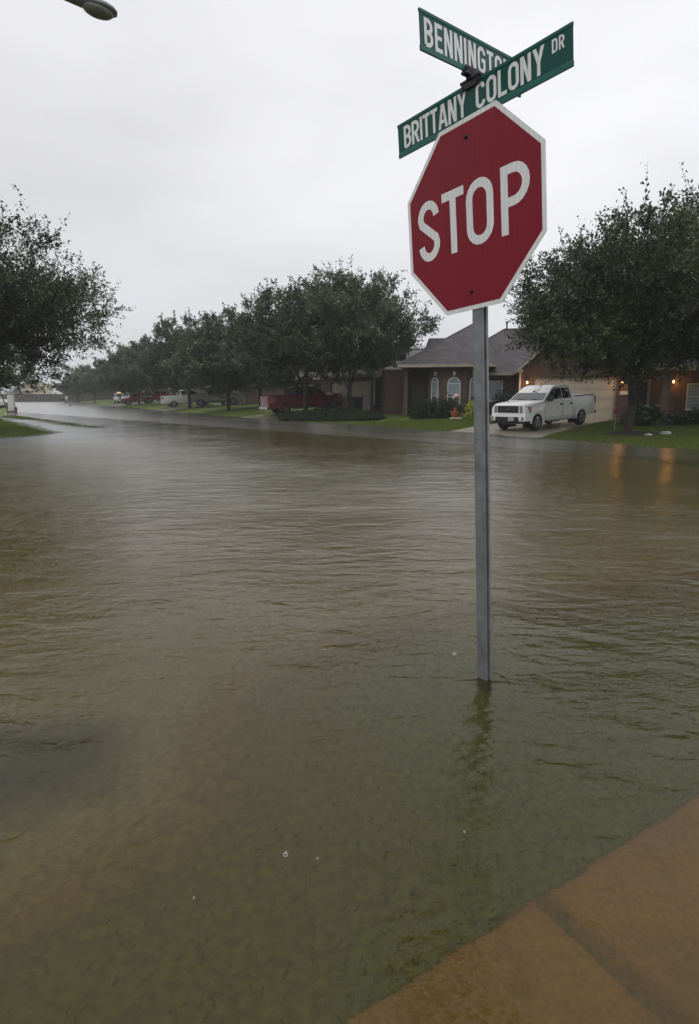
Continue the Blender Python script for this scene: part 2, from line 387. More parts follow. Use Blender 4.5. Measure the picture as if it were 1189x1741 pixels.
# white house driveway, red truck driveway, further driveways
drape('driveway', [(2.4,26.6),(6.3,22.6),(14.3,33.2),(10.0,34.1)], M['concrete'])
drape('driveway', [(-12.2,46.6),(-8.4,42.2),(1.4,46.0),(-1.3,49.5)], M['concrete'])
drape('driveway', [(-26,69),(-22.5,65),(-11,72),(-14,77)], M['concrete'])
drape('driveway', [(-44,104),(-40,97),(-27,105),(-30,112)], M['concrete'])
# sidewalk running along the far bank, mostly awash
for a, b in (((-.2,38.6),(7.8,27.2)),((9.2,24.4),(13.4,17.2)),((-11.5,56.4),(-6.6,48.4))):
    d = np.array(b, float)-np.array(a, float); d /= np.hypot(*d); nrm = np.array((-d[1], d[0])) * (-1 if d[1] > 0 else 1)
# flooded corner: sidewalk slabs, kerb and gutter strip, asphalt
mud = simple('silted_concrete', (.62,.35,.15), .9, noise=.22, nscale=3)
mud2 = simple('silted_kerb_concrete', (.36,.235,.115), .9, noise=.25, nscale=3)
ea = np.array((-.047,1.378)); eb = np.array((1.484,2.355)); ed = (eb-ea)/np.hypot(*(eb-ea))
j0 = np.array((.632,1.794))
def along(t): return tuple(ea + ed*t)
tj = float((j0-ea) @ ed); jd = np.array((.247,-.416)); jd /= np.hypot(*jd)
jp = ea + ed*tj
rj = random.Random(5); en = np.array((-ed[1], ed[0])); jn = np.array((-jd[1], jd[0]))
def ragged(p, q, nrm, amp):
    p = np.array(p); q = np.array(q); k = max(2, int(np.hypot(*(q-p))/.014)); o = []; c = 0
    for i in range(k+1):
        c = c*.72 + rj.uniform(-1, 1)*amp; o.append(tuple(p+(q-p)*i/k + nrm*c))
    return o
sm, snt, sb_ = newmat('silted_sidewalk'); sa_ = N(snt, 'ShaderNodeAttribute'); sa_.attribute_name = 'tint'; sg = N(snt, 'ShaderNodeNewGeometry')
def sno(sc, det, ro=.6):
    n_ = N(snt, 'ShaderNodeTexNoise'); n_.inputs['Scale'].default_value = sc; n_.inputs['Detail'].default_value = det; n_.inputs['Roughness'].default_value = ro; L(snt, sg.outputs['Position'], n_.inputs['Vector']); return n_.outputs['Fac']
q1 = N(snt, 'ShaderNodeMath', operation='MULTIPLY_ADD'); q1.inputs[1].default_value = .055; L(snt, sno(22, 5, .7), q1.inputs[0]); L(snt, sa_.outputs['Fac'], q1.inputs[2])
q2 = N(snt, 'ShaderNodeMapRange'); q2.interpolation_type = 'SMOOTHSTEP'; q2.inputs['From Min'].default_value = .0; q2.inputs['From Max'].default_value = .055; L(snt, q1.outputs[0], q2.inputs['Value'])
q3 = N(snt, 'ShaderNodeValToRGB'); q3.color_ramp.elements[0].position = .3; q3.color_ramp.elements[0].color = (.29,.155,.052,1); q3.color_ramp.elements[1].position = .72; q3.color_ramp.elements[1].color = (.46,.255,.085,1); L(snt, sno(2.6, 7, .65), q3.inputs[0])
q5 = N(snt, 'ShaderNodeMapRange'); q5.inputs['From Min'].default_value = .3; q5.inputs['From Max'].default_value = .7; q5.inputs['To Min'].default_value = .8; q5.inputs['To Max'].default_value = 1.15; L(snt, sno(60, 3, .6), q5.inputs['Value'])
q6 = N(snt, 'ShaderNodeVectorMath', operation='SCALE'); L(snt, q3.outputs[0], q6.inputs[0]); L(snt, q5.outputs[0], q6.inputs['Scale'])
q4 = N(snt, 'ShaderNodeMix', data_type='RGBA'); L(snt, q2.outputs[0], q4.inputs[0]); q4.inputs[6].default_value = (.05,.06,.018,1); L(snt, q6.outputs[0], q4.inputs[7]); L(snt, q4.outputs[2], sb_.inputs['Base Color']); sb_.inputs['Roughness'].default_value = .9
xs = np.arange(-3.0, 5.5, .02); ys = np.arange(-1.0, 4.8, .02); XX, YY = np.meshgrid(xs, ys, indexing='ij'); PP = np.column_stack([XX.ravel(), YY.ravel()])
de = -((PP-ea) @ en) + .006*wob(PP, 21, 1.3); dj = np.abs((PP-jp) @ jn + .006*wob(PP, 17, .4)) - .010
dsl = np.where(((PP-jp) @ jd) > -.02, np.minimum(de, dj), de); zz_ = -.150 + .090*sstep(-.02, .04, dsl)
ny_ = len(ys); I, J = np.meshgrid(np.arange(len(xs)-1), np.arange(ny_-1), indexing='ij'); a0 = (I*ny_+J).ravel(); keep = (de[a0] > -.05)
a0 = a0[keep]; Fq = np.column_stack([a0, a0+ny_, a0+ny_+1, a0+1]); me = bpy.data.meshes.new('sidewalk'); me.vertices.add(len(PP)); me.vertices.foreach_set('co', np.column_stack([PP, zz_]).astype(np.float32).ravel())
me.loops.add(len(Fq)*4); me.loops.foreach_set('vertex_index', Fq.astype(np.int32).ravel()); me.polygons.add(len(Fq)); me.polygons.foreach_set('loop_start', np.arange(0, len(Fq)*4, 4, dtype=np.int32)); me.update(calc_edges=True)
at2 = me.attributes.new('tint', 'FLOAT', 'POINT'); at2.data.foreach_set('value', np.clip(dsl, -.1, .2).astype(np.float32)); me.polygons.foreach_set('use_smooth', [True]*len(me.polygons)); me.materials.append(sm)
o = bpy.data.objects.new('sidewalk', me); COL.objects.link(o); tag(o, kind='structure')
# kerb return as a curved strip
cp = [np.array(p) for p in corner[:12]]
def offs(pts, o):
    r = []
    for i, p in enumerate(pts):
        a = pts[max(i-1, 0)]; b = pts[min(i+1, len(pts)-1)]; d = (b-a)/np.hypot(*(b-a)); r.append(p + np.array((-d[1], d[0]))*o)
    return r
def ribbon(name, o0, o1, z0, z1, mat):
    A = offs(cp, o0); B = offs(cp, o1); mb = MB()
    for i in range(len(cp)-1):
        a, b, c, d = A[i], A[i+1], B[i+1], B[i]
        mb.add([(*a, z0), (*b, z0), (*c, z0), (*d, z0), (*a, z1), (*b, z1), (*c, z1), (*d, z1)],
               [(0,3,2,1),(4,5,6,7),(0,1,5,4),(2,3,7,6)] + ([(3,0,4,7)] if i == 0 else []) + ([(1,2,6,5)] if i == len(cp)-2 else []))
    o = mb.build(name, mat); tag(o, kind='structure')
# flooded corner floor: lawn, silted kerb and gutter, asphalt, one fine sheet
fm, fnt, fb = newmat('flooded_corner_floor'); at_ = N(fnt, 'ShaderNodeAttribute'); at_.attribute_name = 'tint'
fg = N(fnt, 'ShaderNodeNewGeometry'); fn = N(fnt, 'ShaderNodeTexNoise'); fn.inputs['Scale'].default_value = 2.2; fn.inputs['Detail'].default_value = 6; L(fnt, fg.outputs['Position'], fn.inputs['Vector'])
ad = N(fnt, 'ShaderNodeMath', operation='MULTIPLY_ADD'); ad.inputs[1].default_value = .16; L(fnt, fn.outputs['Fac'], ad.inputs[0]); L(fnt, at_.outputs['Fac'], ad.inputs[2])
fr_ = N(fnt, 'ShaderNodeValToRGB'); el = fr_.color_ramp.elements; el[0].position = .30; el[0].color = (.30,.28,.21,1); el[0].position = .02; el[1].position = .86; el[1].color = (.105,.140,.018,1)
for p_, c_ in ((.14,(.14,.12,.09,1)),(.22,(.06,.056,.048,1)),(.32,(.085,.074,.056,1)),(.45,(.31,.275,.195,1)),(.60,(.24,.17,.08,1)),(.71,(.17,.145,.05,1))): k_ = fr_.color_ramp.elements.new(p_); k_.color = c_
L(fnt, ad.outputs[0], fr_.inputs[0])
f2 = N(fnt, 'ShaderNodeTexNoise'); f2.inputs['Scale'].default_value = 28; f2.inputs['Detail'].default_value = 4; L(fnt, fg.outputs['Position'], f2.inputs['Vector'])
f3 = N(fnt, 'ShaderNodeMapRange'); f3.inputs['From Min'].default_value = .3; f3.inputs['From Max'].default_value = .7; f3.inputs['To Min'].default_value = .65; f3.inputs['To Max'].default_value = 1.35; L(fnt, f2.outputs['Fac'], f3.inputs['Value'])
f4 = N(fnt, 'ShaderNodeVectorMath', operation='SCALE'); L(fnt, fr_.outputs[0], f4.inputs[0]); L(fnt, f3.outputs[0], f4.inputs['Scale']); L(fnt, f4.outputs[0], fb.inputs['Base Color']); fb.inputs['Roughness'].default_value = .9
xs = np.arange(-4.5, 9.01, .06); ys = np.arange(.2, 9.01, .06); XX, YY = np.meshgrid(xs, ys, indexing='ij'); PP = np.column_stack([XX.ravel(), YY.ravel()])
dd_ = sdf(PP, corner); zz_ = np.where(dd_ > 0, -.145, -.145-.09*sstep(0, .12, -dd_)-.05*sstep(.3, .9, -dd_)) 
edge_fade = np.minimum(np.minimum(PP[:,0]+4.5, 9-PP[:,0]), np.minimum(PP[:,1]-.2, 9-PP[:,1])); zz_ = np.where(edge_fade < .08, -.60, zz_)
ny_ = len(ys); I, J = np.meshgrid(np.arange(len(xs)-1), np.arange(ny_-1), indexing='ij'); a0 = (I*ny_+J).ravel()
Fq = np.column_stack([a0, a0+ny_, a0+ny_+1, a0+1]); me = bpy.data.meshes.new('corner_verge'); me.vertices.add(len(PP)); me.vertices.foreach_set('co', np.column_stack([PP, zz_]).astype(np.float32).ravel())
me.loops.add(len(Fq)*4); me.loops.foreach_set('vertex_index', Fq.astype(np.int32).ravel()); me.polygons.add(len(Fq)); me.polygons.foreach_set('loop_start', np.arange(0, len(Fq)*4, 4, dtype=np.int32)); me.update(calc_edges=True)
at2 = me.attributes.new('tint', 'FLOAT', 'POINT'); wk_ = sstep(.45, 1.15, -PP[:, 0]) * sstep(3.6, 2.4, PP[:, 1]) if False else sstep(.45, 1.15, -PP[:, 0]) * (1-sstep(2.3, 3.4, PP[:, 1]))
at2.data.foreach_set('value', (.62 + np.where(dd_ > 0, np.clip(dd_, 0, 1.3)*.17, np.clip(dd_, -.52-1.2*wk_, 0)*.42)).astype(np.float32)); me.polygons.foreach_set('use_smooth', [True]*len(me.polygons)); me.materials.append(fm)
o = bpy.data.objects.new('corner_verge', me); COL.objects.link(o); tag(o, kind='structure')
drape('road', [SN(-30,-1.2), SN(150,-1.2), SN(150,7.8), SN(-30,7.8)], M['silt_road'], n=(2, 2), flat=-.335)

# ------------------------------------------------------------------ water
wm = bpy.data.materials.new('flood_water'); wm.use_nodes = True; nt = wm.node_tree; nt.nodes.clear()
wo = N(nt, 'ShaderNodeOutputMaterial'); geo = N(nt, 'ShaderNodeNewGeometry')
sp = N(nt, 'ShaderNodeSeparateXYZ'); L(nt, geo.outputs['Position'], sp.inputs[0])
def mth(op, a, b=None, c=None):
    m = N(nt, 'ShaderNodeMath', operation=op)
    for i, v in enumerate((a, b, c)):
        if v is None: continue
        if isinstance(v, (int, float)): m.inputs[i].default_value = v
        else: L(nt, v, m.inputs[i])
    return m.outputs[0]
def noise(scale, rot, sx, sy, detail=3, rough=.5, dist=0.0):
    mp = N(nt, 'ShaderNodeMapping'); mp.inputs['Rotation'].default_value = (0, 0, rot); mp.inputs['Scale'].default_value = (sx, sy, 1)
    L(nt, geo.outputs['Position'], mp.inputs[0]); n = N(nt, 'ShaderNodeTexNoise'); n.inputs['Scale'].default_value = scale
    n.inputs['Detail'].default_value = detail; n.inputs['Roughness'].default_value = rough; n.inputs['Distortion'].default_value = dist
    L(nt, mp.outputs[0], n.inputs['Vector']); return n.outputs['Fac']
# ripples carried across the street, finer rain-pitted surface everywhere
rip = noise(3.6, R(-12), .45, 1.0, 2, .5, .6)
rip2 = noise(9.5, R(22), .6, 1.0, 2, .5, .8)
fine = noise(46, 0, 1, 1, 2, .55, .3)
big = noise(.9, R(10), .6, 1.0, 2, .5)
patch = noise(.33, 0, 1, .8, 3, .5)
# calm apron over the drowned far verge
nl = mth('ADD', mth('MULTIPLY', sp.outputs['X'], .75), mth('MULTIPLY', sp.outputs['Y'], .66))
calm = N(nt, 'ShaderNodeMapRange'); calm.interpolation_type = 'SMOOTHSTEP'; calm.inputs['From Min'].default_value = 16.4; calm.inputs['From Max'].default_value = 17.2
L(nt, mth('ADD', nl, mth('MULTIPLY', patch, .8)), calm.inputs['Value'])
calmv = calm.outputs[0]
pr = N(nt, 'ShaderNodeMapRange'); pr.inputs['From Min'].default_value = .35; pr.inputs['From Max'].default_value = .65; pr.inputs['To Min'].default_value = .45; pr.inputs['To Max'].default_value = 1.15
L(nt, patch, pr.inputs['Value'])
amp = mth('MULTIPLY', mth('SUBTRACT', 1.0, mth('MULTIPLY', calmv, .93)), pr.outputs[0])
# raindrop rings
def rings(scale, k, rad, seedoff):
    mp = N(nt, 'ShaderNodeMapping'); mp.inputs['Location'].default_value = (seedoff, seedoff*1.7, 0); mp.inputs['Scale'].default_value = (1, 1, 0)
    L(nt, geo.outputs['Position'], mp.inputs[0])
    v = N(nt, 'ShaderNodeTexVoronoi'); v.voronoi_dimensions = '2D'; v.feature = 'F1'; v.inputs['Scale'].default_value = scale; L(nt, mp.outputs[0], v.inputs['Vector'])
    d = mth('DIVIDE', v.outputs['Distance'], scale)      # metres from the drop
    cs = N(nt, 'ShaderNodeSeparateColor'); L(nt, v.outputs['Color'], cs.inputs[0])
    rr = mth('MULTIPLY_ADD', cs.outputs[0], rad, .012)
    x = mth('SUBTRACT', d, rr); env = mth('EXPONENT', mth('MULTIPLY', mth('MULTIPLY', x, x), -1/(.009**2)))
    on = mth('GREATER_THAN', cs.outputs[1], .82)
    return mth('MULTIPLY', mth('MULTIPLY', mth('SINE', mth('MULTIPLY', x, k)), env), on)
rg = mth('ADD', rings(4.2, 520, .05, 0.0), rings(9.5, 700, .018, 11.3))
h = mth('ADD', mth('MULTIPLY', mth('MULTIPLY', rip, amp), .030), mth('MULTIPLY', mth('MULTIPLY', rip2, amp), .012))
h = mth('ADD', h, mth('MULTIPLY', fine, .0011))
h = mth('ADD', h, mth('MULTIPLY', mth('MULTIPLY', big, amp), .022))
chop = noise(26, R(35), .5, 1.0, 2, .6, 1.2); chp = noise(.7, 0, 1, 1, 3, .5)
cm = N(nt, 'ShaderNodeMapRange'); cm.inputs['From Min'].default_value = .4; cm.inputs['From Max'].default_value = .62; cm.inputs['To Min'].default_value = .25; cm.inputs['To Max'].default_value = 1.0; L(nt, chp, cm.inputs['Value'])
h = mth('ADD', h, mth('MULTIPLY', mth('MULTIPLY', chop, cm.outputs[0]), .0055))
h = mth('ADD', h, mth('MULTIPLY', rg, .0004))
dv = N(nt, 'ShaderNodeVectorMath', operation='DISTANCE'); L(nt, geo.outputs['Position'], dv.inputs[0]); dv.inputs[1].default_value = (.783, 3.28, 0)
pd = dv.outputs['Value']
h = mth('ADD', h, mth('MULTIPLY', mth('MULTIPLY', mth('SINE', mth('MULTIPLY', pd, 75)), mth('EXPONENT', mth('MULTIPLY', pd, -5.5))), .0016))
bp = N(nt, 'ShaderNodeBump'); bp.inputs['Strength'].default_value = 1.0; bp.inputs['Distance'].default_value = 1.0; L(nt, h, bp.inputs['Height'])
gl = N(nt, 'ShaderNodeBsdfGlossy'); gl.distribution = 'MULTI_GGX'; L(nt, bp.outputs[0], gl.inputs['Normal'])
rr_ = N(nt, 'ShaderNodeValToRGB'); re_ = rr_.color_ramp.elements; re_[0].position = .08; re_[0].color = (.07,)*3+(1,); re_[1].position = .72; re_[1].color = (.10,)*3+(1,)
for p_, v_ in ((.24,.20),(.40,.21),(.56,.12)): k_ = re_.new(p_); k_.color = (v_,)*3+(1,)
L(nt, mth('MULTIPLY', nl, .05), rr_.inputs[0])
rgh = mth('MULTIPLY_ADD', calmv, .11, rr_.outputs[0])
L(nt, rgh, gl.inputs['Roughness'])
rf = N(nt, 'ShaderNodeBsdfRefraction'); rf.inputs['IOR'].default_value = 1.33; rf.inputs['Roughness'].default_value = .09; rf.inputs['Color'].default_value = (.90,.84,.58, 1); L(nt, bp.outputs[0], rf.inputs['Normal'])
df = N(nt, 'ShaderNodeBsdfDiffuse')
sil = noise(.55, 0, 1, 1, 4, .6)
rs = N(nt, 'ShaderNodeValToRGB'); rs.color_ramp.elements[0].position = .35; rs.color_ramp.elements[1].position = .68
rs.color_ramp.elements[0].color = (.062,.058,.018, 1); rs.color_ramp.elements[1].color = (.080,.070,.028, 1); L(nt, sil, rs.inputs[0]); L(nt, rs.outputs[0], df.inputs['Color'])
mb_ = N(nt, 'ShaderNodeMixShader'); mb_.inputs[0].default_value = .27
L(nt, rf.outputs[0], mb_.inputs[1]); L(nt, df.outputs[0], mb_.inputs[2])
fr = N(nt, 'ShaderNodeFresnel'); fr.inputs['IOR'].default_value = 1.38; bp2 = N(nt, 'ShaderNodeBump'); bp2.inputs['Strength'].default_value = 1.0; bp2.inputs['Distance'].default_value = .15; L(nt, h, bp2.inputs['Height']); L(nt, bp2.outputs[0], fr.inputs['Normal'])
mw = N(nt, 'ShaderNodeMixShader'); L(nt, fr.outputs[0], mw.inputs[0]); L(nt, mb_.outputs[0], mw.inputs[1]); L(nt, gl.outputs[0], mw.inputs[2])
L(nt, mw.outputs[0], wo.inputs['Surface'])
sv = mesh('water', [(-1500,-200,0),(1500,-200,0),(1500,2200,0),(-1500,2200,0)], [(0,1,2,3)], wm, uv=False); tag(sv, kind='structure')

# ------------------------------------------------------------------ lettering from strokes
def arc(cx, cy, rx, ry, a0, a1, n=10):
    return [(cx + rx*math.cos(R(a0+(a1-a0)*i/n)), cy + ry*math.sin(R(a0+(a1-a0)*i/n))) for i in range(n+1)]
def glyph(ch, w, t):
    """strokes (centre lines) for height 1, width w, stroke t"""
    x0, x1, y0, y1 = t/2, w-t/2, t/2, 1-t/2; m = (x0+x1)/2; r = (x1-x0)/2
    if ch == 'I': return [[(w/2,0),(w/2,1)]]
    if ch == 'L': return [[(x0,1),(x0,y0),(w,y0)]]
    if ch == 'T': return [[(0,y1),(w,y1)], [(w/2,0),(w/2,1-t)]]
    if ch == 'E': return [[(w,y1),(x0,y1),(x0,y0),(w,y0)], [(t,.5),(w-.04,.5)]]
    if ch == 'N': return [[(x0,0),(x0,1)], [(x1,0),(x1,1)], [(x0-.02,1.12),(x1+.02,-.12)]]
    if ch == 'A': return [[(x0*.7,-.1),(w/2-.0,1.12)], [(w-x0*.7,-.1),(w/2+.0,1.12)], [(w*.22,.28),(w*.78,.28)]]
    if ch == 'Y': return [[(x0*.7,1.08),(w/2,.46)], [(w-x0*.7,1.08),(w/2,.46)], [(w/2,0),(w/2,.47)]]
    if ch == 'O': return [arc(m,y1-r,r,r,0,180,10) + arc(m,y0+r,r,r,180,360,10) + [(x1,y1-r)]]
    if ch == 'C': return [arc(m,y1-r,r,r,-5,180,10) + arc(m,y0+r,r,r,180,365,10)]
    if ch == 'G': return [arc(m,y1-r,r,r,-5,180,10) + arc(m,y0+r,r,r,180,360,10) + [(x1,.5),(m,.5)]]
    if ch == 'D': return [[(x0,y0),(x0,y1)] + [(m,y1)] + arc(x1-r,y1-r,r,r,90,0,6) + arc(x1-r,y0+r,r,r,0,-90,6) + [(x0,y0)]]
    if ch == 'P':
        q = (y1-.46)/2; return [[(x0,0),(x0,y1),(x1-q,y1)] + arc(x1-q,y1-q,q,q,90,-90,10)[1:] + [(t,.46)]]
    if ch == 'R':
        q = (y1-.46)/2; return [[(x0,0),(x0,y1),(x1-q,y1)] + arc(x1-q,y1-q,q,q,90,-90,8)[1:] + [(t,.46)], [(w*.5,.46),(x1+.03,-.08)]]
    if ch == 'B':
        q = (y1-.51)/2; p = (.51-y0)/2
        return [[(x0,y0),(x0,y1),(x1-q,y1)] + arc(x1-q-.015,y1-q,q,q,90,-90,8)[1:] + [(t,.51)], [(t,.511),(x1-p,.511)] + arc(x1-p,y0+p,p,p,90,-90,8)[1:] + [(x0,y0)]]
    if ch == 'S':
        q = r; a = .5*(y1+y0)
        ry = (y1-y0)/4
        top = arc(m,y1-ry*1.0,r,ry,5,180,9); bot = arc(m,y0+ry*1.0,r,ry,0,-175,9)
        return [top + [(x0+.05*w, .5+ry*.62),(m,.5),(x1-.05*w,.5-ry*.62)] + bot]
    return []
def clip01(poly):
    for sgn, lim in ((1, 0.0), (-1, -1.0)):
        out = []; n = len(poly)
        for i in range(n):
            a, b = poly[i], poly[(i+1) % n]; da, db = sgn*a[1]-lim, sgn*b[1]-lim
            if da >= 0: out.append(a)
            if (da >= 0) != (db >= 0):
                k = da/(da-db); out.append((a[0]+(b[0]-a[0])*k, a[1]+(b[1]-a[1])*k))
        poly = out
        if len(poly) < 3: return []
    return poly
def strokes_mb(mb, ch, ox, oy, h, w, t, zlift, lay):
    """lay: function (x,y,z)->Vector ; w,t relative to height"""
    for k, st in enumerate(glyph(ch, w, t)):
        pts = [Vector(p) for p in st]
        q = [pts[0]]
        for p in pts[1:]:
            if (p-q[-1]).length > 1e-4: q.append(p)
        pts = q; n = len(pts); Lf = []; Rt = []
        closed = (pts[0]-pts[-1]).length < 1e-3
        for i in range(n):
            if closed and i in (0, n-1): a, b, c = pts[n-2], pts[0], pts[1]
            else: a, b, c = pts[max(i-1, 0)], pts[i], pts[min(i+1, n-1)]
            d1 = (b-a).normalized() if (b-a).length > 1e-6 else (c-b).normalized(); d2 = (c-b).normalized() if (c-b).length > 1e-6 else d1
            nm = Vector((-(d1.y+d2.y), d1.x+d2.x)); nm = nm.normalized(); cs = max(.35, nm.dot(Vector((-d1.y, d1.x)))); o = nm*(t/2/cs)
            Lf.append(b+o); Rt.append(b-o)
        for i in range(n-1):
            poly = clip01([tuple(Rt[i]), tuple(Rt[i+1]), tuple(Lf[i+1]), tuple(Lf[i])])
            if len(poly) < 3: continue
            mb.add([lay(ox+x*h, oy+y*h, zlift+k*.00025) for x, y in poly], [tuple(range(len(poly)))])
GW = dict(B=.50,R=.50,I=.16,T=.44,A=.56,N=.50,Y=.54,C=.50,O=.52,L=.44,D=.50,G=.52,E=.44,S=.5,P=.5)
def word(mb, txt, x0, x1, y0, h, lay, z, ws=1.0, t=.145, space=.35):
    wd = [GW.get(c, space)*ws*h if c != ' ' else space*h for c in txt]; gap = ((x1-x0)-sum(wd))/max(1, len(txt)-1); x = x0
    for c, ww in zip(txt, wd):
        if c != ' ': strokes_mb(mb, c, x, y0, h, ww/h, t, z, lay)
        x += ww+gap

# ------------------------------------------------------------------ the sign assembly
C0 = Vector((.61033, 3.34122, 2.49354)); Uv = Vector((.58654,-.80766,.06039)); Vv = Vector((-.06899,.02447,.99732)); Nv = Uv.cross(Vv).normalized()
Msign = Matrix((( Uv.x, Vv.x, Nv.x, C0.x), (Uv.y, Vv.y, Nv.y, C0.y), (Uv.z, Vv.z, Nv.z, C0.z), (0,0,0,1)))
base = C0 - Vv*(C0.z+.45)/Vv.z - Nv*.012
root = thing('street_sign_post', 'red STOP sign with green street name blades on a leaning grey post in the flood', 'stop sign', base)
Mi = Matrix.Translation(base).inverted()
def onsign(mb, name, mat, parent=root, **k):
    """mb in sign-plane coords (x right, y up, z out)"""
    mb.xf(Mi @ Msign); return mb.build(name, mat, parent, **k)
S = .457; tt = S*math.tan(math.pi/8)
def octo(s, z): t = s*math.tan(math.pi/8); return [(t,s,z),(s,t,z),(s,-t,z),(t,-s,z),(-t,-s,z),(-s,-t,z),(-s,t,z),(-t,s,z)]
m = MB(); m.prism(octo(S, .003), (0,0,.003)); face = onsign(m, 'stop_face', M['sign_white'])
m = MB(); m.prism(octo(S-.022, .0062), (0,0,.0006)); onsign(m, 'red_field', M['sign_red'], face)
m = MB(); lay = lambda x, y, z: Vector((x, y, z))
for ch, x0, x1 in (('S',-.377,-.214),('T',-.190,-.034),('O',-.020,.157),('P',.203,.373)):
    strokes_mb(m, ch, x0, -.153, .309, (x1-x0)/.309, .139, .0074, lay)
onsign(m, 'lettering', M['sign_white'], face)
m = MB(); m.prism(octo(S-.0005, .0028), (0,0,-.0015)); onsign(m, 'sign_back', M['alu'], face)
for y in (.369, -.367):
    m = MB(); m.lathe([(0,.0175),(.006,.0165),(.009,.0125),(.011,.0085),(.012,.0068)], 10, Matrix.Translation((-.004, y, 0)))
    onsign(m, 'bolt', M['bolt'], root, smooth=True)
# post: U channel, seen as web, dark slot and rear flange
m = MB(); Lp = (C0.z+.45)/Vv.z
sec = [(-.036,-.0015),(.032,-.0015),(.034,-.004),(.034,-.008),(.024,-.010),(.022,-.024),(.038,-.026),(.038,-.038),(.018,-.038),(.016,-.014),(-.018,-.014),(-.020,-.038),(-.040,-.038),(-.040,-.026),(-.024,-.024),(-.026,-.010),(-.036,-.008)]
shx = lambda y: .025+.0295*(y+.46) if y < -.46 else .025*(1-(y+.46)/.9)
def sheared(m, sc_):
    n = len(sc_); V = []; F = []
    for y in (-Lp, -.46, .44): V += [(x+shx(y), y, z) for x, z in sc_]
    for i in range(2):
        for k in range(n): F.append((i*n+k, i*n+(k+1) % n, (i+1)*n+(k+1) % n, (i+1)*n+k))
    F += [tuple(range(n)), tuple(range(2*n, 3*n))]; m.add(V, F)
sheared(m, sec); post = onsign(m, 'post', M['metal'])
m = MB(); sheared(m, [(-.034,-.0013),(-.031,-.0013),(-.031,-.0004),(-.034,-.0004)]); sheared(m, [(.027,-.0013),(.030,-.0013),(.030,-.0004),(.027,-.0004)]); onsign(m, 'post_rib', M['metal'], post)
# blades
def blade(yaw, tt_, a, b, h, zoff):
    d = Vector((math.cos(yaw), math.sin(yaw), 0)); d -= Vv*d.dot(Vv); d.normalize(); n = d.cross(Vv)
    O = C0 - Nv*zoff + Vv*(tt_-h) + d*a
    return Matrix(((d.x, Vv.x, n.x, O.x),(d.y, Vv.y, n.y, O.y),(d.z, Vv.z, n.z, O.z),(0,0,0,1))), b-a, h
def make_blade(par, words):
    Mb, W, h = blade(*par)
    def bb(mb, name, mat, parent, **k): mb.xf(Mi @ Mb); return mb.build(name, mat, parent, **k)
    m = MB(); m.box(0,W,.0,h,-.0012,.0012); bl = bb(m, 'name_blade', M['sign_green'], root)
    # extruded thicker lips top and bottom
    m = MB()
    m.prism([(0,0,-.005),(0,0,.005),(0,.021,.0045),(0,.026,.0014),(0,.026,-.0014),(0,.021,-.0045)], (W,0,0))
    m.prism([(0,h,-.005),(0,h,.005),(0,h-.012,.0045),(0,h-.017,.0014),(0,h-.017,-.0014),(0,h-.012,-.0045)], (W,0,0))
    bb(m, 'blade_edge', M['sign_green_edge'], bl)
    for txt, x0, x1, y0, hh, t in words:
        m = MB(); word(m, txt, x0, x1, y0, hh, lay, .0018, t=t); bb(m, 'lettering', M['sign_white'], bl)
    return Mb, W, h
B1 = make_blade((-.90175,.62716,-.53867,.55394,.17122,.045), [('BRITTANY',.046,.503,.034,.116,.15),('COLONY',.560,.953,.034,.116,.15),('DR',.990,1.052,.092,.055,.15)])
B2 = make_blade((.71753,.83313,-.37189,.41743,.17241,.045), [('BENNINGTON',.030,.700,.026,.120,.15)])
# cross bracket between the blades
Cx = C0 - Nv*.045
def atpost(mb, name, mat, par):
    yaw, y0 = par
    d = Vector((math.cos(yaw), math.sin(yaw), 0)); d -= Vv*d.dot(Vv); d.normalize(); n = d.cross(Vv); O = Cx + Vv*y0
    mb.xf(Mi @ Matrix(((d.x, Vv.x, n.x, O.x),(d.y, Vv.y, n.y, O.y),(d.z, Vv.z, n.z, O.z),(0,0,0,1)))); return mb.build(name, mat, root, bevel=.002)
m = MB(); m.box(-.06,.06,-.026,.004,-.014,-.0065); m.box(-.06,.06,-.026,.004,.0065,.014); m.box(-.065,.065,.004,.016,-.017,.017); m.cbox(-.045,-.014,.017,.012,.012,.006); m.cbox(.045,-.014,.017,.012,.012,.006)
atpost(m, 'bracket', M['bracket'], (-.90175,.627))
m = MB(); m.lathe([(0,-.02),(.029,-.02),(.029,.02),(0,.02)], 14, Matrix.Translation((0,.028,0)) @ Matrix.Rotation(R(90), 4, 'X')); atpost(m, 'bracket', M['bracket'], (0,.627))
m = MB(); m.box(-.06,.06,.0,.028,-.014,-.0065); m.box(-.06,.06,.0,.028,.0065,.014); m.box(-.065,.065,-.012,.0,-.017,.017); m.cbox(-.045,.014,.017,.012,.012,.006); m.cbox(.045,.014,.017,.012,.012,.006)
atpost(m, 'bracket', M['bracket'], (.71753,.658))
m = MB(); m.box(-.05,.05,.0,.022,-.014,-.0065); m.box(-.05,.05,.0,.022,.0065,.014); m.box(-.04,.04,-.06,.0,-.03,.03); atpost(m, 'bracket', M['bracket'], (-.90175,.445))

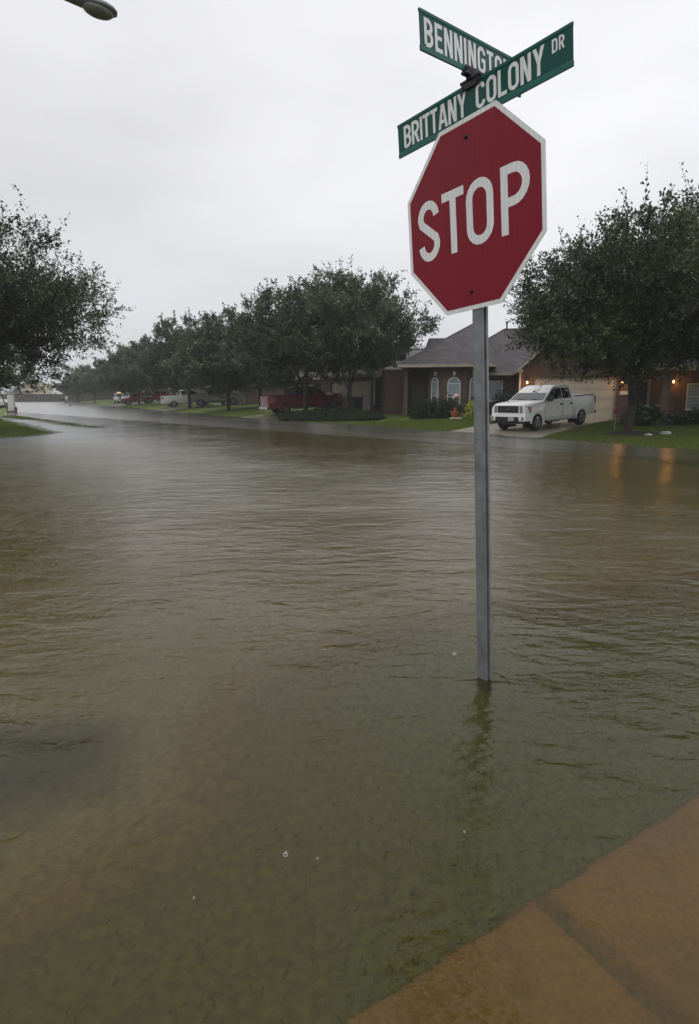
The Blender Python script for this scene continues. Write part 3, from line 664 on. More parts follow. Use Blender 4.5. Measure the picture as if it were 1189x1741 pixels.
# ------------------------------------------------------------------ street light
sl = thing('street_lamp', 'grey cobra head street lamp reaching in at the upper left, unlit', 'street lamp', (-8.6, 11.4, H(-8.6, 11.4)))
g0 = Vector(sl.location)
def rel(p): return Vector(p)-g0
m = MB(); m.tube(rel((-8.6,11.4,g0.z)), rel((-8.6,11.4,7.6)), .11, .07, 12); m.build('pole', M['metal'], sl, smooth=True)
m = MB(); pts = [(-8.6,11.4,7.5),(-7.7,11.2,8.0),(-6.0,10.95,7.98),(-4.43,10.75,7.66)]
for a, b in zip(pts, pts[1:]): m.tube(rel(a), rel(b), .034, .034, 10)
m.build('arm', M['metal'], sl, smooth=True)
hd = Vector((.90,.40,-.12)).normalized(); side = hd.cross(Vector((0,0,1))).normalized(); up = side.cross(hd)
o0 = Vector((-4.43, 10.75, 7.64)) - g0
Mh = Matrix(((hd.x,side.x,up.x,o0.x),(hd.y,side.y,up.y,o0.y),(hd.z,side.z,up.z,o0.z),(0,0,0,1)))
m = MB(); st = [(0,.05,.05,.05),(.12,.065,.06,.055),(.3,.11,.075,.055),(.45,.155,.085,.05),(.58,.16,.08,.045),(.68,.12,.06,.035),(.735,.05,.03,.02)]
V = []; F = []; K = 14
st = [tuple(1.12*q for q in p) for p in st]
for x, wd, ht, lo in st:
    for k in range(K):
        a = 2*math.pi*k/K; V.append((x, wd*math.cos(a), (ht if math.sin(a) > 0 else lo)*math.sin(a)))
for i in range(len(st)-1):
    for k in range(K): F.append((i*K+k, i*K+(k+1) % K, (i+1)*K+(k+1) % K, (i+1)*K+k))
F += [tuple(range(K)), tuple(range((len(st)-1)*K, len(st)*K))]
m.add(V, F); m.xf(Mh); hdm = m.build('lamp_head', simple('lamp_housing', (.16,.19,.20), .5, .3), sl, smooth=True)
m = MB(); m.ell((.54,0,-.035), (.24,.155,.105)); m.xf(Mh); m.build('lens', simple('lamp_lens', (.17,.175,.15), .12), hdm, smooth=True)

# ------------------------------------------------------------------ trees
def unit(v): return v/np.maximum(np.linalg.norm(v, axis=-1, keepdims=True), 1e-9)
def leaves_along(P, D, Ln, size, r, per, spread=.16):
    """P origins, D dirs, Ln lengths of shoots -> quads"""
    n = len(P); t = r.random((n, per))**.8; org = P[:, None]+D[:, None]*(t*Ln[:, None])[..., None] + r.normal(0, spread*.38, (n, per, 3))
    org = org.reshape(-1, 3); k = len(org)
    ax = unit(r.normal(0, 1, (k, 3)) + np.repeat(D, per, 0)*.9); nb = unit(np.cross(ax, unit(r.normal(0, .8, (k, 3)) + np.array((0, 0, .9)))))
    s = size*(.6+.8*r.random((k, 1))); a = org; b = org+ax*s*.5+nb*s*.26; c = org+ax*s; d = org+ax*s*.5-nb*s*.26
    return np.stack([a, b, c, d], 1).reshape(-1, 3), k
def tree_mesh(seed, Rx, Ry, z0, z1, fork, ncl=230, shoots=7, per=20, leaf=.13, tr=.16, mat='leaf', lobes=.22, flat=.75, shoot=.62, nfork=5):
    r = np.random.default_rng(seed); cz = z0 + (z1-z0)*.42
    # cluster centres in an uneven dome
    pts = []
    ph = r.random(6)*6.28
    while len(pts) < ncl:
        d = r.normal(0, 1, 3); d /= np.linalg.norm(d); az = math.atan2(d[1], d[0]); el = math.asin(d[2])
        lob = 1 + lobes*(math.sin(3*az+ph[0])*math.cos(2*el+ph[1]) + .7*math.sin(5*az+ph[2]+3*el) + .5*math.sin(9*az+7*el+ph[3]))*.75
        rad = (r.random()**.42) * lob
        up = (z1-cz) if d[2] > 0 else (cz-z0)*flat
        p = np.array((d[0]*Rx*rad, d[1]*Ry*rad, cz + d[2]*up*rad))
        if p[2] < z0 + .15*np.hypot(p[0], p[1])*0: continue
        pts.append(p)
    pts = np.array(pts); f = np.array((0, 0, fork)); order = np.argsort(np.linalg.norm(pts-f, axis=1)); pts = pts[order]
    nodes = [f]; par = [-1]
    for k in range(nfork):
        a = 2*math.pi*(k+r.random()*.5)/nfork; nodes.append(f + np.array((math.cos(a)*Rx*.16, math.sin(a)*Ry*.16, (cz-fork)*.42+.2))); par.append(0)
        nodes.append(nodes[-1] + np.array((math.cos(a)*Rx*.20, math.sin(a)*Ry*.20, (z1-fork)*.13))); par.append(len(nodes)-2)
    base_n = len(nodes)
    for p in pts:
        A = np.array(nodes); d = np.linalg.norm(A-p, axis=1) + .35*np.linalg.norm(A-f, axis=1)*0 + np.where(np.linalg.norm(A-f, axis=1) > np.linalg.norm(p-f), 5, 0)
        d[0] += 2; j = int(np.argmin(d)); mid = (A[j]+p)/2 + r.normal(0, .07, 3); mid[2] += .05
        nodes.append(mid); par.append(j); nodes.append(p); par.append(len(nodes)-2)
    cnt = np.ones(len(nodes))
    for i in range(len(nodes)-1, 0, -1): cnt[par[i]] += cnt[i]
    rad = tr*.92*(cnt/cnt[0])**.5; rad = np.maximum(rad, .008); rad[0] = tr*.9
    mb = MB()
    b0 = Vector((0, 0, -.4)); b1 = Vector((0, 0, .25)); f_ = Vector(f)
    mid = Vector((r.normal(0, .04), r.normal(0, .04), fork*.55))
    mb.tube(b0, b1, tr*1.45, tr*1.12, 10); mb.tube(b1, mid, tr*1.12, tr, 10, False); mb.tube(mid, f_+Vector((0,0,.08)), tr, tr*.9, 10)
    for i in range(1, len(nodes)):
        sides = 7 if rad[i] > .03 else 4
        mb.tube(nodes[par[i]], nodes[i], min(rad[par[i]], rad[i]*1.25), rad[i], sides, False)
    # shoots
    n = len(pts); P = np.repeat(pts, shoots, 0) + r.normal(0, .16, (n*shoots, 3))
    outd = unit(P - np.array((0, 0, z0 + (z1-z0)*.25))); D = unit(outd*.9 + r.normal(0, .62, P.shape) + np.array((0, 0, .36)))
    Ln = shoot*(.45+.9*r.random(len(P))); far = r.random(len(P)) < .14; Ln[far] *= 1.8
    Q, k = leaves_along(P, D, Ln, leaf, r, per)
    tint = np.clip(np.repeat(np.repeat(r.random(n)**1.8, shoots), per)*.8 + r.random(k)*.35 - .02, 0, 1)
    # shoot stems as thin quads
    E_ = P + D*Ln[:, None]; sd = unit(np.cross(D, r.normal(0, 1, D.shape)))*.006
    ST = np.stack([P-sd, P+sd, E_+sd*.4, E_-sd*.4], 1).reshape(-1, 3)
    cr = fastmesh('crown', np.concatenate([Q, ST]), 4, M[mat], np.concatenate([tint, np.zeros(len(P))]), me_only=True)
    bm = bmesh.new(); vs = [bm.verts.new(v) for v in mb.V]
    for fc in mb.F:
        try: bm.faces.new([vs[i] for i in fc])
        except ValueError: pass
    bmesh.ops.recalc_face_normals(bm, faces=bm.faces)
    tm = bpy.data.meshes.new('trunk'); bm.to_mesh(tm); bm.free(); tm.materials.append(M['bark']); tm.polygons.foreach_set('use_smooth', [True]*len(tm.polygons))
    return tm, cr
def plant_tree(ms, x, y, label, rz=0, sc=(1, 1, 1), name='shade_tree', group=None, cat='tree', z=None):
    t = thing(name, label, cat, (x, y, H(x, y) if z is None else z), rz, group); t.scale = sc
    for nm, me in (('trunk', ms[0]), ('crown', ms[1])):
        o = bpy.data.objects.new(nm, me); COL.objects.link(o); o.parent = t
    return t
TA = tree_mesh(11, 4.3, 4.4, 2.35, 8.5, 1.45, 420, 10, 24, .16, .15, lobes=.13, shoot=.7, nfork=5)
TB = tree_mesh(12, 4.8, 4.5, 2.3, 8.6, 1.6, 380, 10, 24, .16, .16, lobes=.24, shoot=.7)
TC = tree_mesh(13, 5.0, 5.2, 1.3, 8.8, 1.8, 300, 9, 20, .22, .17, lobes=.2)
TD = tree_mesh(14, 4.8, 5.0, 1.4, 8.4, 1.9, 300, 9, 20, .22, .16, lobes=.26)
TR = tree_mesh(15, 4.3, 4.2, 2.15, 7.3, 2.0, 620, 10, 24, .115, .16, mat='leaf_near', lobes=.24, shoot=.72, flat=.88)
TL = tree_mesh(16, 6.4, 6.0, 2.5, 8.5, 2.2, 800, 9, 24, .125, .22, mat='leaf_near', lobes=.36, shoot=.95, flat=.85)
G = 'street trees along the far bank'
plant_tree(TA, .0, 41.5, 'forked shade tree in front of the cream garage door, beside the black bin', .4, group=G)
plant_tree(TB, -3.0, 43.0, 'dark trunked shade tree standing in front of the dark red pickup', 2.1, group=G, sc=(1.0,1.0,.99))
plant_tree(TD, -11.0, 57.0, 'shade tree with a thin trunk in front of the silver pickup', 1.0, group=G, sc=(1.02,1.02,1.0))
plant_tree(TC, -17.6, 69.0, 'shade tree with its trunk in front of the white pickup bed', 2.9, group=G, sc=(1,1,1.0))
plant_tree(TD, -31.5, 94.0, 'shade tree with its trunk just right of the white sport utility cars', .3, group=G, sc=(1.1,1.1,1.0))
plant_tree(TC, -39.6, 110.0, 'shade tree with its trunk in front of the white sport utility car with beacons', 4.2, group=G, sc=(1,1,.98))
plant_tree(TD, -56, 138.0, 'farthest but one street tree before the road bends', 5.0, group=G, sc=(1.05,1.05,.95))
plant_tree(TC, -70, 162.0, 'last and smallest looking street tree at the end of the flooded road', .8, group=G, sc=(1.1,1.1,.9))
G2 = 'trees behind the parked vehicles'
for (x, y, ms, rz, sc, lab) in ((-8.5,60,TC,1.7,(1.0,1.0,.84),'tree rising behind the dark red pickup and the hedge island'),
    (-14.5,72,TD,3.3,(1.1,1.1,.93),'tree rising directly behind the silver pickup'),
    (-24,86,TC,.2,(1.2,1.2,1.02),'tree rising directly behind the red pickup with white lettering'),
    (-36,118,TD,2.2,(1.4,1.4,1.08),'tree rising behind the two white sport utility cars'),
    (-50,150,TC,5.2,(1.5,1.5,1.0),'broad tree filling the gap behind the far street trees'),
    (-9,80,TD,4.4,(1.3,1.3,1.05),'tree in the back yard behind the house with the cream garage'),
    (-66,185,TD,1.2,(1.5,1.5,1.0),'hazy tree beside the distant brown brick house'),
    (-62,170,TC,2.0,(1.3,1.3,.95),'dark low tree left of the distant row of parked cars')):
    plant_tree(ms, x, y, lab, rz, sc, group=G2)
plant_tree(TR, 10.75, 24.0, 'large dark oak in a mulch ring, to the right of the white pickup', 1.1, name='oak_tree')
plant_tree(TR, 15.6, 25.6, 'second oak reaching in at the right edge beyond the mulched oak', 3.7, (1.05,1.05,1.08), name='oak_tree')
plant_tree(TL, -16.9, 26.5, 'large dark oak hanging over the left edge of the picture', .9, (1,1,.94), name='oak_tree')
TY = tree_mesh(17, 3.6, 3.2, 1.2, 5.4, 1.3, 160, 8, 20, .15, .10, mat='leaf_light')
plant_tree(TY, -24.3, 41.5, 'yellowish green small tree under the large left oak', 0, name='small_tree')
plant_tree(TD, -110, 215, 'faint hazy tree between the two distant houses', 1, (1.0,1.0,.55), name='distant_tree')

# ------------------------------------------------------------------ shrubs and plants
def bush_mesh(seed, rx, ry, rz, n, leaf, mat, name='shrub'):
    r = np.random.default_rng(seed); d = unit(r.normal(0, 1, (n, 3))); d[:, 2] = np.abs(d[:, 2])
    az = np.arctan2(d[:, 1], d[:, 0]); lob = 1+.16*np.sin(4*az+seed)+.12*np.sin(7*az+d[:, 2]*6+seed*2)
    P = d*(r.random((n, 1))**.35)*lob[:, None]*np.array((rx, ry, rz))
    Q, k = leaves_along(P, unit(d+r.normal(0, .4, d.shape)), np.full(n, leaf*1.2), leaf, r, 3, .05)
    return fastmesh(name, Q, 4, M[mat], np.clip(np.repeat(r.random(n), 3)*.8+r.random(k)*.25, 0, 1), me_only=True)
def shrub(me, x, y, label, rz=0, sc=(1,1,1), name='shrub', group=None, cat='shrub', dz=0):
    o = bpy.data.objects.new(name, me); COL.objects.link(o); o.location = (x, y, H(x, y)-.04+dz); o.rotation_euler = (0, 0, rz); o.scale = sc
    tag(o, label, cat, group); return o
BG = bush_mesh(31, .7, .7, .85, 1100, .09, 'leaf_bush'); BR = bush_mesh(32, .5, .5, .9, 700, .11, 'leaf_red'); BY = bush_mesh(33, .45, .4, .6, 600, .12, 'leaf_yellow')
BD = bush_mesh(34, .6, .6, .5, 1000, .08, 'leaf_bush')
# ground cover island under the two trees
rr = np.random.default_rng(50); n = 15000; a = rr.random(n)*6.283; q = rr.random(n)**.5
u_ = q*np.cos(a)*4.2; v_ = q*np.sin(a)*1.55; ex = np.array((-.80,.60)); ey = np.array((.60,.80))
PX = np.array((-1.35,40.0)) + u_[:, None]*ex + v_[:, None]*ey
hz = (.40*(1-q**3)+.08)*rr.random(n)**.5 * (1+.35*np.sin(u_*2.6)*np.cos(v_*3.1))
P3 = np.column_stack([PX, height(PX)+hz]); Q, k = leaves_along(P3, unit(rr.normal(0,.5,(n,3))+np.array((0,0,1))), np.full(n,.10), .10, rr, 2, .04)
o = fastmesh('ground_cover', Q, 4, M['leaf_bush'], rr.random(k)*.8); tag(o, 'low dark ground cover in the bed round the two tree trunks', 'ground cover', kind='stuff')
GB = 'shrubs along the side wall of the house with the cream garage'
for i, (x, y, sc, lab) in enumerate(((2.5,44.2,(1.1,1,1.0),'shrub against the brick side wall next to the downpipe'),
    (3.4,44.8,(1.2,1,1.15),'taller green shrub left of the red leaved bush'), (4.9,44.6,(1.1,1,1.1),'rounded green shrub right behind the red leaved bush'))):
    shrub(BG, x, y, lab, i, sc, group=GB)
shrub(BR, 4.05, 43.4, 'bright red leaved bush beside the dark shrubs of the side wall', .5, (1.0,1,1.15), cat='bush')
GH = 'clipped hedge shrubs in front of the dark entry and bay window'
for i, (x, y, sc, lab) in enumerate(((4.35,36.9,(1.1,1,1.35),'dark hedge shrub farthest left in the bed before the entry'),
    (5.05,36.7,(1,1,1.3),'dark hedge shrub in the middle of the bed before the entry'), (5.65,36.5,(1,1,1.3),'dark hedge shrub below the narrow arched window'),
    (6.5,36.3,(.8,.8,.9),'low dark shrub under the wide arched window'))):
    shrub(BG, x, y, lab, i*1.3, sc, group=GH)
shrub(BY, 7.2, 36.0, 'yellow green variegated plant between the arched window and the sign post', 0, (1.25,1,1.35), name='plant', cat='plant')
shrub(BY, 6.55, 35.9, 'low spreading yellow green plant at the lawn edge beside the taller one', 1, (1.0,.8,.5), name='plant', cat='plant')
shrub(BG, 9.35, 37.8, 'dark shrub under the square window next to the white pickup', 1, (1.1,1,1.75))
GP = 'shrubs by the porch behind the right oak'
for i, (x, y, sc, lab) in enumerate(((12.7,27.6,(1,1,.7),'low rounded shrub left of the spiky cycad'),(14.4,27.4,(1.0,1,1.0),'rounded shrub right of the spiky cycad'),
    (15.6,27.8,(1.2,1,1.3),'tall dark shrub at the right edge by the porch'),(13.9,29.8,(1.2,1,1.5),'dark shrub against the orange lit porch wall'))):
    shrub(BD, x, y, lab, i*.9, sc, group=GP)
# cycad
r = np.random.default_rng(60); mb = []
for i in range(34):
    az = i*2.4; el = R(15+60*r.random()); p = np.zeros(3); p[2] = .3; Ls = .95; pl = p.copy()
    for k in range(14):
        t_ = k/13; dd = np.array((math.cos(az)*math.cos(el-t_*1.1), math.sin(az)*math.cos(el-t_*1.1), math.sin(el-t_*1.1))); q = pl+dd*Ls/14
        sd = np.cross(dd, (0,0,1)); sd /= np.linalg.norm(sd)+1e-9; wl = .16*math.sin(math.pi*min(1, .15+t_*.85))
        for s_ in (-1, 1): mb += [pl, q, q+sd*s_*wl+dd*.05, pl+(q-pl)*.6+sd*s_*wl+dd*.05]
        pl = q
me = fastmesh('cycad', np.array(mb), 4, M['leaf_blue'], r.random(len(mb)//4), me_only=True)
shrub(me, 13.35, 27.3, 'spiky cycad with arching fronds in front of the lit porch', 0, (1.05,1.05,1.05), name='cycad', cat='plant')
# mulch ring and rocks
m = MB(); V = []; F = []
K = 40
for q_ in (0, .5, 1):
    for k in range(K):
        a = 2*math.pi*k/K; rr_ = (1.25+.12*math.sin(3*a)+.07*math.sin(7*a))*q_; x = 10.8+rr_*math.cos(a)*1.1; y = 23.95+rr_*math.sin(a); V.append((x, y, H(x, y)+(.07*(1-q_)+.02 if q_ < 1 else -.03)))
for q_ in range(2):
    for k in range(K): F.append((q_*K+k, q_*K+(k+1) % K, (q_+1)*K+(k+1) % K, (q_+1)*K+k))
o = mesh('mulch', V, F, M['mulch'], smooth=True); tag(o, 'dark mulch mounded round the foot of the oak beside the pickup', 'mulch', kind='stuff')
for x, y, s_, lab in ((11.75,23.1,.13,'pale stone at the right front of the mulch ring'),(10.95,22.75,.09,'small flat pale stone at the front of the mulch ring')):
    m = MB(); m.ell((0,0,0), (s_*1.6, s_, s_*.6), 9, 6); m.V = [v*(1+.15*math.sin(v.x*40+v.y*31+v.z*50)) for v in m.V]
    o = m.build('rock', M['rock'], smooth=True); o.location = (x, y, H(x, y)+.06); tag(o, lab, 'stone', 'stones round the mulch ring')

# ------------------------------------------------------------------ grass blades on the visible banks
rr = np.random.default_rng(70)
def blades(poly_fn, x0, x1, y0, y1, n):
    P = np.column_stack([rr.uniform(x0, x1, n), rr.uniform(y0, y1, n)]); h_ = height(P); ok = (h_ > -.035) & poly_fn(P); return P[ok], h_[ok]
notdrive = lambda P: (sdf(P, [(2.4,26.6),(6.3,22.6),(14.3,33.2),(10.0,34.1)]) < 0) & (sdf(P, [(-12.2,46.6),(-8.4,42.2),(1.4,46.0),(-1.3,49.5)]) < 0) & (P[:, 1] < 36)
sets = [blades(notdrive, 0, 18, 17, 36, 190000), blades(lambda P: sdf(P, landR) < 3, -14, 3, 36, 56, 60000), blades(lambda P: P[:, 0] < 0, -30, -11, 22, 50, 130000)]
P = np.concatenate([s_[0] for s_ in sets]); hh = np.concatenate([s_[1] for s_ in sets]); n = len(P)
a = rr.random(n)*6.283; ht = .035+.05*rr.random(n); b0 = np.column_stack([P, hh-.02]); sd = np.column_stack([np.cos(a), np.sin(a), np.zeros(n)])*.010
tip = b0 + np.column_stack([rr.normal(0,.018,n), rr.normal(0,.018,n), ht+.02])
Q = np.stack([b0-sd, b0+sd, tip], 1).reshape(-1, 3)
n2_ = 26000; PB = np.column_stack([rr.uniform(-1.5, 5.5, n2_), rr.uniform(1.0, 6.0, n2_)]); ok = (sdf(PB, corner) > 1.2*rr.random(n2_)**1.3) & (((PB-ea) @ np.array((-ed[1], ed[0]))) > -.012)
PB = PB[ok]; n2_ = len(PB); an = rr.random(n2_)*6.283; bb0 = np.column_stack([PB, np.full(n2_, -.15)]); sb = np.column_stack([np.cos(an), np.sin(an), np.zeros(n2_)])*.004
tb = bb0 + np.column_stack([rr.normal(.02,.03,n2_), rr.normal(-.01,.03,n2_), .04+.05*rr.random(n2_)]); M['sub_grass'] = leafmat('drowned_grass', (.12,.16,.024), (.19,.24,.04), trans=.45)
o = fastmesh('grass', np.stack([bb0-sb, bb0+sb, tb], 1).reshape(-1, 3), 3, M['sub_grass'], rr.random(n2_)); tag(o, 'drowned lawn grass under the shallow water round the sign post', 'drowned grass', kind='stuff')
M['grass'] = leafmat('grass_blades', (.085,.120,.016), (.19,.235,.04), trans=.35)
o = fastmesh('grass', Q, 3, M['grass'], rr.random(n)); tag(o, 'short wet lawn grass along the flooded banks', 'grass', kind='stuff')

# ------------------------------------------------------------------ houses
def house_frame(name, label, O, phi, z, cat='house', group=None):
    return thing(name, label, cat, (O[0], O[1], z), -phi, group)
def wall(parent, a0, a1, b0, b1, z0, z1, mat, name='wall'):
    m = MB(); m.box(a0, a1, b0, b1, z0, z1); return m.build(name, mat, parent)
def hip(parent, a0, a1, b0, b1, z, rise, mat='shingle', name='roof', fascia=.16, trim='trim'):
    hw = min((a1-a0), (b1-b0))/2
    if a1-a0 >= b1-b0: r0, r1 = (a0+hw, (b0+b1)/2), (a1-hw, (b0+b1)/2)
    else: r0, r1 = ((a0+a1)/2, b0+hw), ((a0+a1)/2, b1-hw)
    V = [(a0,b0,z),(a1,b0,z),(a1,b1,z),(a0,b1,z),(r0[0],r0[1],z+rise),(r1[0],r1[1],z+rise)]
    if a1-a0 >= b1-b0: F = [(0,1,5,4),(1,2,5),(2,3,4,5),(3,0,4),(3,2,1,0)]
    else: F = [(0,1,4),(1,2,5,4),(2,3,5),(3,0,4,5),(3,2,1,0)]
    m = MB(); m.add(V, F); o = m.build(name, M[mat], parent)
    m = MB(); e_ = .03
    m.box(a0-e_,a1+e_,b0-e_,b0+.02,z-fascia,z+.01); m.box(a0-e_,a1+e_,b1-.02,b1+e_,z-fascia,z+.01)
    m.box(a0-e_,a0+.02,b0+.021,b1-.021,z-fascia,z+.01); m.box(a1-.02,a1+e_,b0+.021,b1-.021,z-fascia,z+.01)
    m.box(a0+.02,a1-.02,b0+.021,b1-.021,z-fascia+.02,z-.02)
    m.build('fascia', M[trim], o); 
    # hip caps
    m = MB(); caps = [(0,4),(1,5 if a1-a0 >= b1-b0 else 4),(2,5),(3,4 if a1-a0 >= b1-b0 else 5),(4,5)]
    for i, j in caps:
        if (Vector(V[i])-Vector(V[j])).length > .05: m.tube(Vector(V[i])+Vector((0,0,.01)), Vector(V[j])+Vector((0,0,.01)), .05, .05, 6)
    m.build('ridge_cap', M['shingle_cap'], o)
    return o
M['shingle_cap'] = simple('shingle_cap', (.10,.088,.092), .8, noise=.2, nscale=6)
def window(parent, a, b, z0, w_, h_, arch=False, blind=.6, rails=2, rot=0, col='trim_white'):
    """window in the plane facing -b; placed by Empty-less transform"""
    T = Matrix.Translation((a, b, z0)) @ Matrix.Rotation(rot, 4, 'Z'); f = .05
    pts = [(-w_/2,0),(w_/2,0),(w_/2,h_)]; 
    if arch: pts = [(-w_/2,0),(w_/2,0)] + [(w_/2*math.cos(R(k*15)), h_-w_/2+w_/2*math.sin(R(k*15))) for k in range(13)]
    else: pts = [(-w_/2,0),(w_/2,0),(w_/2,h_),(-w_/2,h_)]
    c = (0, h_/2); inn = [(x*(1-2*f/w_), c[1]+(y-c[1])*(1-2*f/h_)) for x, y in pts]; n = len(pts)
    m = MB(); V = [(x,-.05,y) for x, y in pts]+[(x,-.05,y) for x, y in inn]+[(x,.03,y) for x, y in pts]+[(x,-.01,y) for x, y in inn]
    F = []
    for i in range(n):
        j = (i+1) % n; F += [(i,j,n+j,n+i),(i,2*n+i,2*n+j,j),(n+i,n+j,3*n+j,3*n+i)]
    m.add(V, F)
    hh_ = h_-(w_/2 if arch else 0)
    ys = [hh_*k/rails for k in range(1, rails)] + ([hh_] if arch else [])
    for y in ys: m.box(-w_/2+f, w_/2-f, -.045, -.012, y-.02, y+.02)
    m.box(-w_/2-.03, w_/2+.03, -.085, -.051, -.05, .015)
    m.xf(T); o = m.build('window', M[col], parent)
    m = MB(); m.add([(x,-.012,y) for x, y in inn], [tuple(range(n))]); m.xf(T); m.build('pane', M['glass'], o)
    y0 = h_*(1-blind)
    bl = MB(); bp_ = [(x, max(y, y0)) for x, y in inn]; k = 12
    # slats in front of dark glass interior: thin pale strips just behind the frame plane
    ns = int((h_*blind-f)/.055)
    for i in range(ns):
        y = h_-f-.03-i*.055; 
        half = (w_/2-f)*.97
        if arch and y > hh_: half = math.sqrt(max(0, (w_/2-f)**2-(y-hh_)**2))*.95
        if half > .05: bl.box(-half, half, -.019, -.0145, y-.021, y+.021)
    bl.xf(T); bl.build('blind', M['blind'], o)
    return o
def garage_door(parent, a0, a1, b, z0, h_, nrow=4, mat='garage'):
    m = MB(); m.box(a0, a1, b, b+.04, z0, z0+h_); ph_ = h_/nrow; d_ = m.build('garage_door', M[mat], parent); n = max(4, int((a1-a0)/.6))
    m = MB()
    for i in range(nrow):
        m.box(a0+.01, a1-.01, b-.022, b-.001, z0+i*ph_+.012, z0+(i+1)*ph_-.012)
    o = m.build('door_panel', M[mat], d_)
    m = MB(); pw = (a1-a0)/n
    for i in range(nrow):
        for k in range(n): m.box(a0+k*pw+.07, a0+(k+1)*pw-.07, b-.032, b-.0225, z0+i*ph_+.10, z0+(i+1)*ph_-.10)
    m.build('door_moulding', M[mat], o)
    m = MB(); m.box(a0-.10, a0, b-.04, b+.04, z0, z0+h_+.10); m.box(a1, a1+.10, b-.04, b+.04, z0, z0+h_+.10); m.box(a0, a1, b-.04, b+.04, z0+h_, z0+h_+.10); m.build('door_frame', M['trim'], d_)
    return d_
def lantern(parent_loc, label, energy=8):
    t = thing('wall_lantern', label, 'wall lamp', parent_loc, 0, 'lit lanterns on the brick house')
    m = MB(); m.cbox(0,.02,0,.10,.04,.16); m.tube((0,0,.06),(0,-.10,.10),.012,.012,6); m.box(-.07,.07,-.17,-.03,.10,.125); m.box(-.05,.05,-.15,-.05,-.12,-.10)
    for x in (-.045,.045):
        for y in (-.145,-.055): m.tube((x,y,-.10),(x*1.3,y,.10),.007,.007,5)
    m.build('frame', M['black'], t)
    m = MB(); m.ell((0,-.10,-.005),(.055,.055,.075), 10, 8); m.build('bulb', M['lamp'], t, smooth=True)
    ld = bpy.data.lights.new('lantern_light', 'POINT'); ld.energy = energy; ld.color = (1,.42,.12); ld.shadow_soft_size = .06
    lo = bpy.data.objects.new('lantern_light', ld); COL.objects.link(lo); lo.parent = t; lo.location = (0,-.28,-.02)
    return t

phi = R(12); O1 = (10.0, 34.0); zf = .36
h1 = house_frame('brick_house', 'single storey brown brick house with bay window, wide garage and lit lanterns', O1, phi, zf)
def W1(a, b, z=0):
    c, s_ = math.cos(-phi), math.sin(-phi); return (O1[0]+a*c-b*s_, O1[1]+a*s_+b*c, zf+z)
BRK = M['brick']
GW_ = 4.05
# garage block
wall(h1, -.72, 0-.1, 0, .25, -.8, 2.45, BRK); wall(h1, GW_+.1, 4.85, 0, .25, -.8, 2.45, BRK)
wall(h1, -.72, 4.85, -.002, .252, 2.23, 2.62, BRK); wall(h1, -.72, -.47, .25, 5.5, -.8, 2.55, BRK); wall(h1, 4.6, 4.85, .25, 8, -.8, 2.6, BRK)
garage_door(h1, 0, GW_, .14, -.02, 2.13)
# soldier course above the garage door
m = MB(); 
for k in range(46): m.box(-.05+k*.091, -.05+k*.091+.078, -.022, -.0025, 2.25, 2.45)
m.build('soldier_course', M['brick'], h1)
# garage gable
m = MB(); g0_, g1_, pk, zz = -.72, 4.85, 2.065, 2.6
m.prism([(g0_,0.0,zz),(g1_,0.0,zz),(pk,0.0,zz+2.45)], (0,.2,0)); m.build('gable', BRK, h1)
m = MB(); e0, e1 = g0_-.30, g1_+.30; zr = zz-.10; top_ = zr+.16+ (pk-e0)*.90
m.add([(e0,-.40,zr+.12),(pk,-.40,top_),(e1,-.40,zr+.12),(e0,9,zr+.12),(pk,9,top_),(e1,9,zr+.12),
       (e0,-.40,zr+.02),(pk,-.40,top_-.12),(e1,-.40,zr+.02),(e0,9,zr+.02),(pk,9,top_-.12),(e1,9,zr+.02)],
      [(0,3,4,1),(1,4,5,2),(6,7,10,9),(7,8,11,10),(0,1,7,6),(1,2,8,7),(3,9,10,4),(4,10,11,5),(0,6,9,3),(2,5,11,8)])
gro = m.build('roof', M['shingle'], h1)
m = MB()
for x0_, x1_ in ((e0, pk), (pk, e1)):
    za, zb = (zr+.10, top_-.02) if x0_ == e0 else (top_-.02, zr+.10)
    m.add([(x0_,-.45,za-.17),(x1_,-.45,zb-.17),(x1_,-.45,zb),(x0_,-.45,za),(x0_,-.402,za-.17),(x1_,-.402,zb-.17),(x1_,-.402,zb),(x0_,-.402,za)],
          [(0,1,2,3),(7,6,5,4),(0,4,5,1),(3,2,6,7),(0,3,7,4),(1,5,6,2)])
m.build('rake_board', M['trim'], gro)
m = MB(); m.box(e0-.02, g0_+.05, -.44, -.01, zr-.02, zr+.14); m.build('eave_return', M['trim'], gro)
m = MB(); m.box(g1_-.05, e1+.02, -.44, -.01, zr-.02, zr+.14); m.build('eave_return', M['trim'], gro)
m = MB(); m.box(e0-.02, e0+.10, -.39, 5.0, zr-.06, zr+.10); m.build('gutter', M['trim'], gro)
# window wing (set back) and roof 2
wall(h1, -3.3, -.72, 4.4, 4.65, -.8, 2.5, BRK)
window(h1, -1.98, 4.39, .92, .86, 1.22, blind=.97, rails=1)
hip(h1, -6.0, 5.4, 3.9, 12.9, 2.62, 2.95)
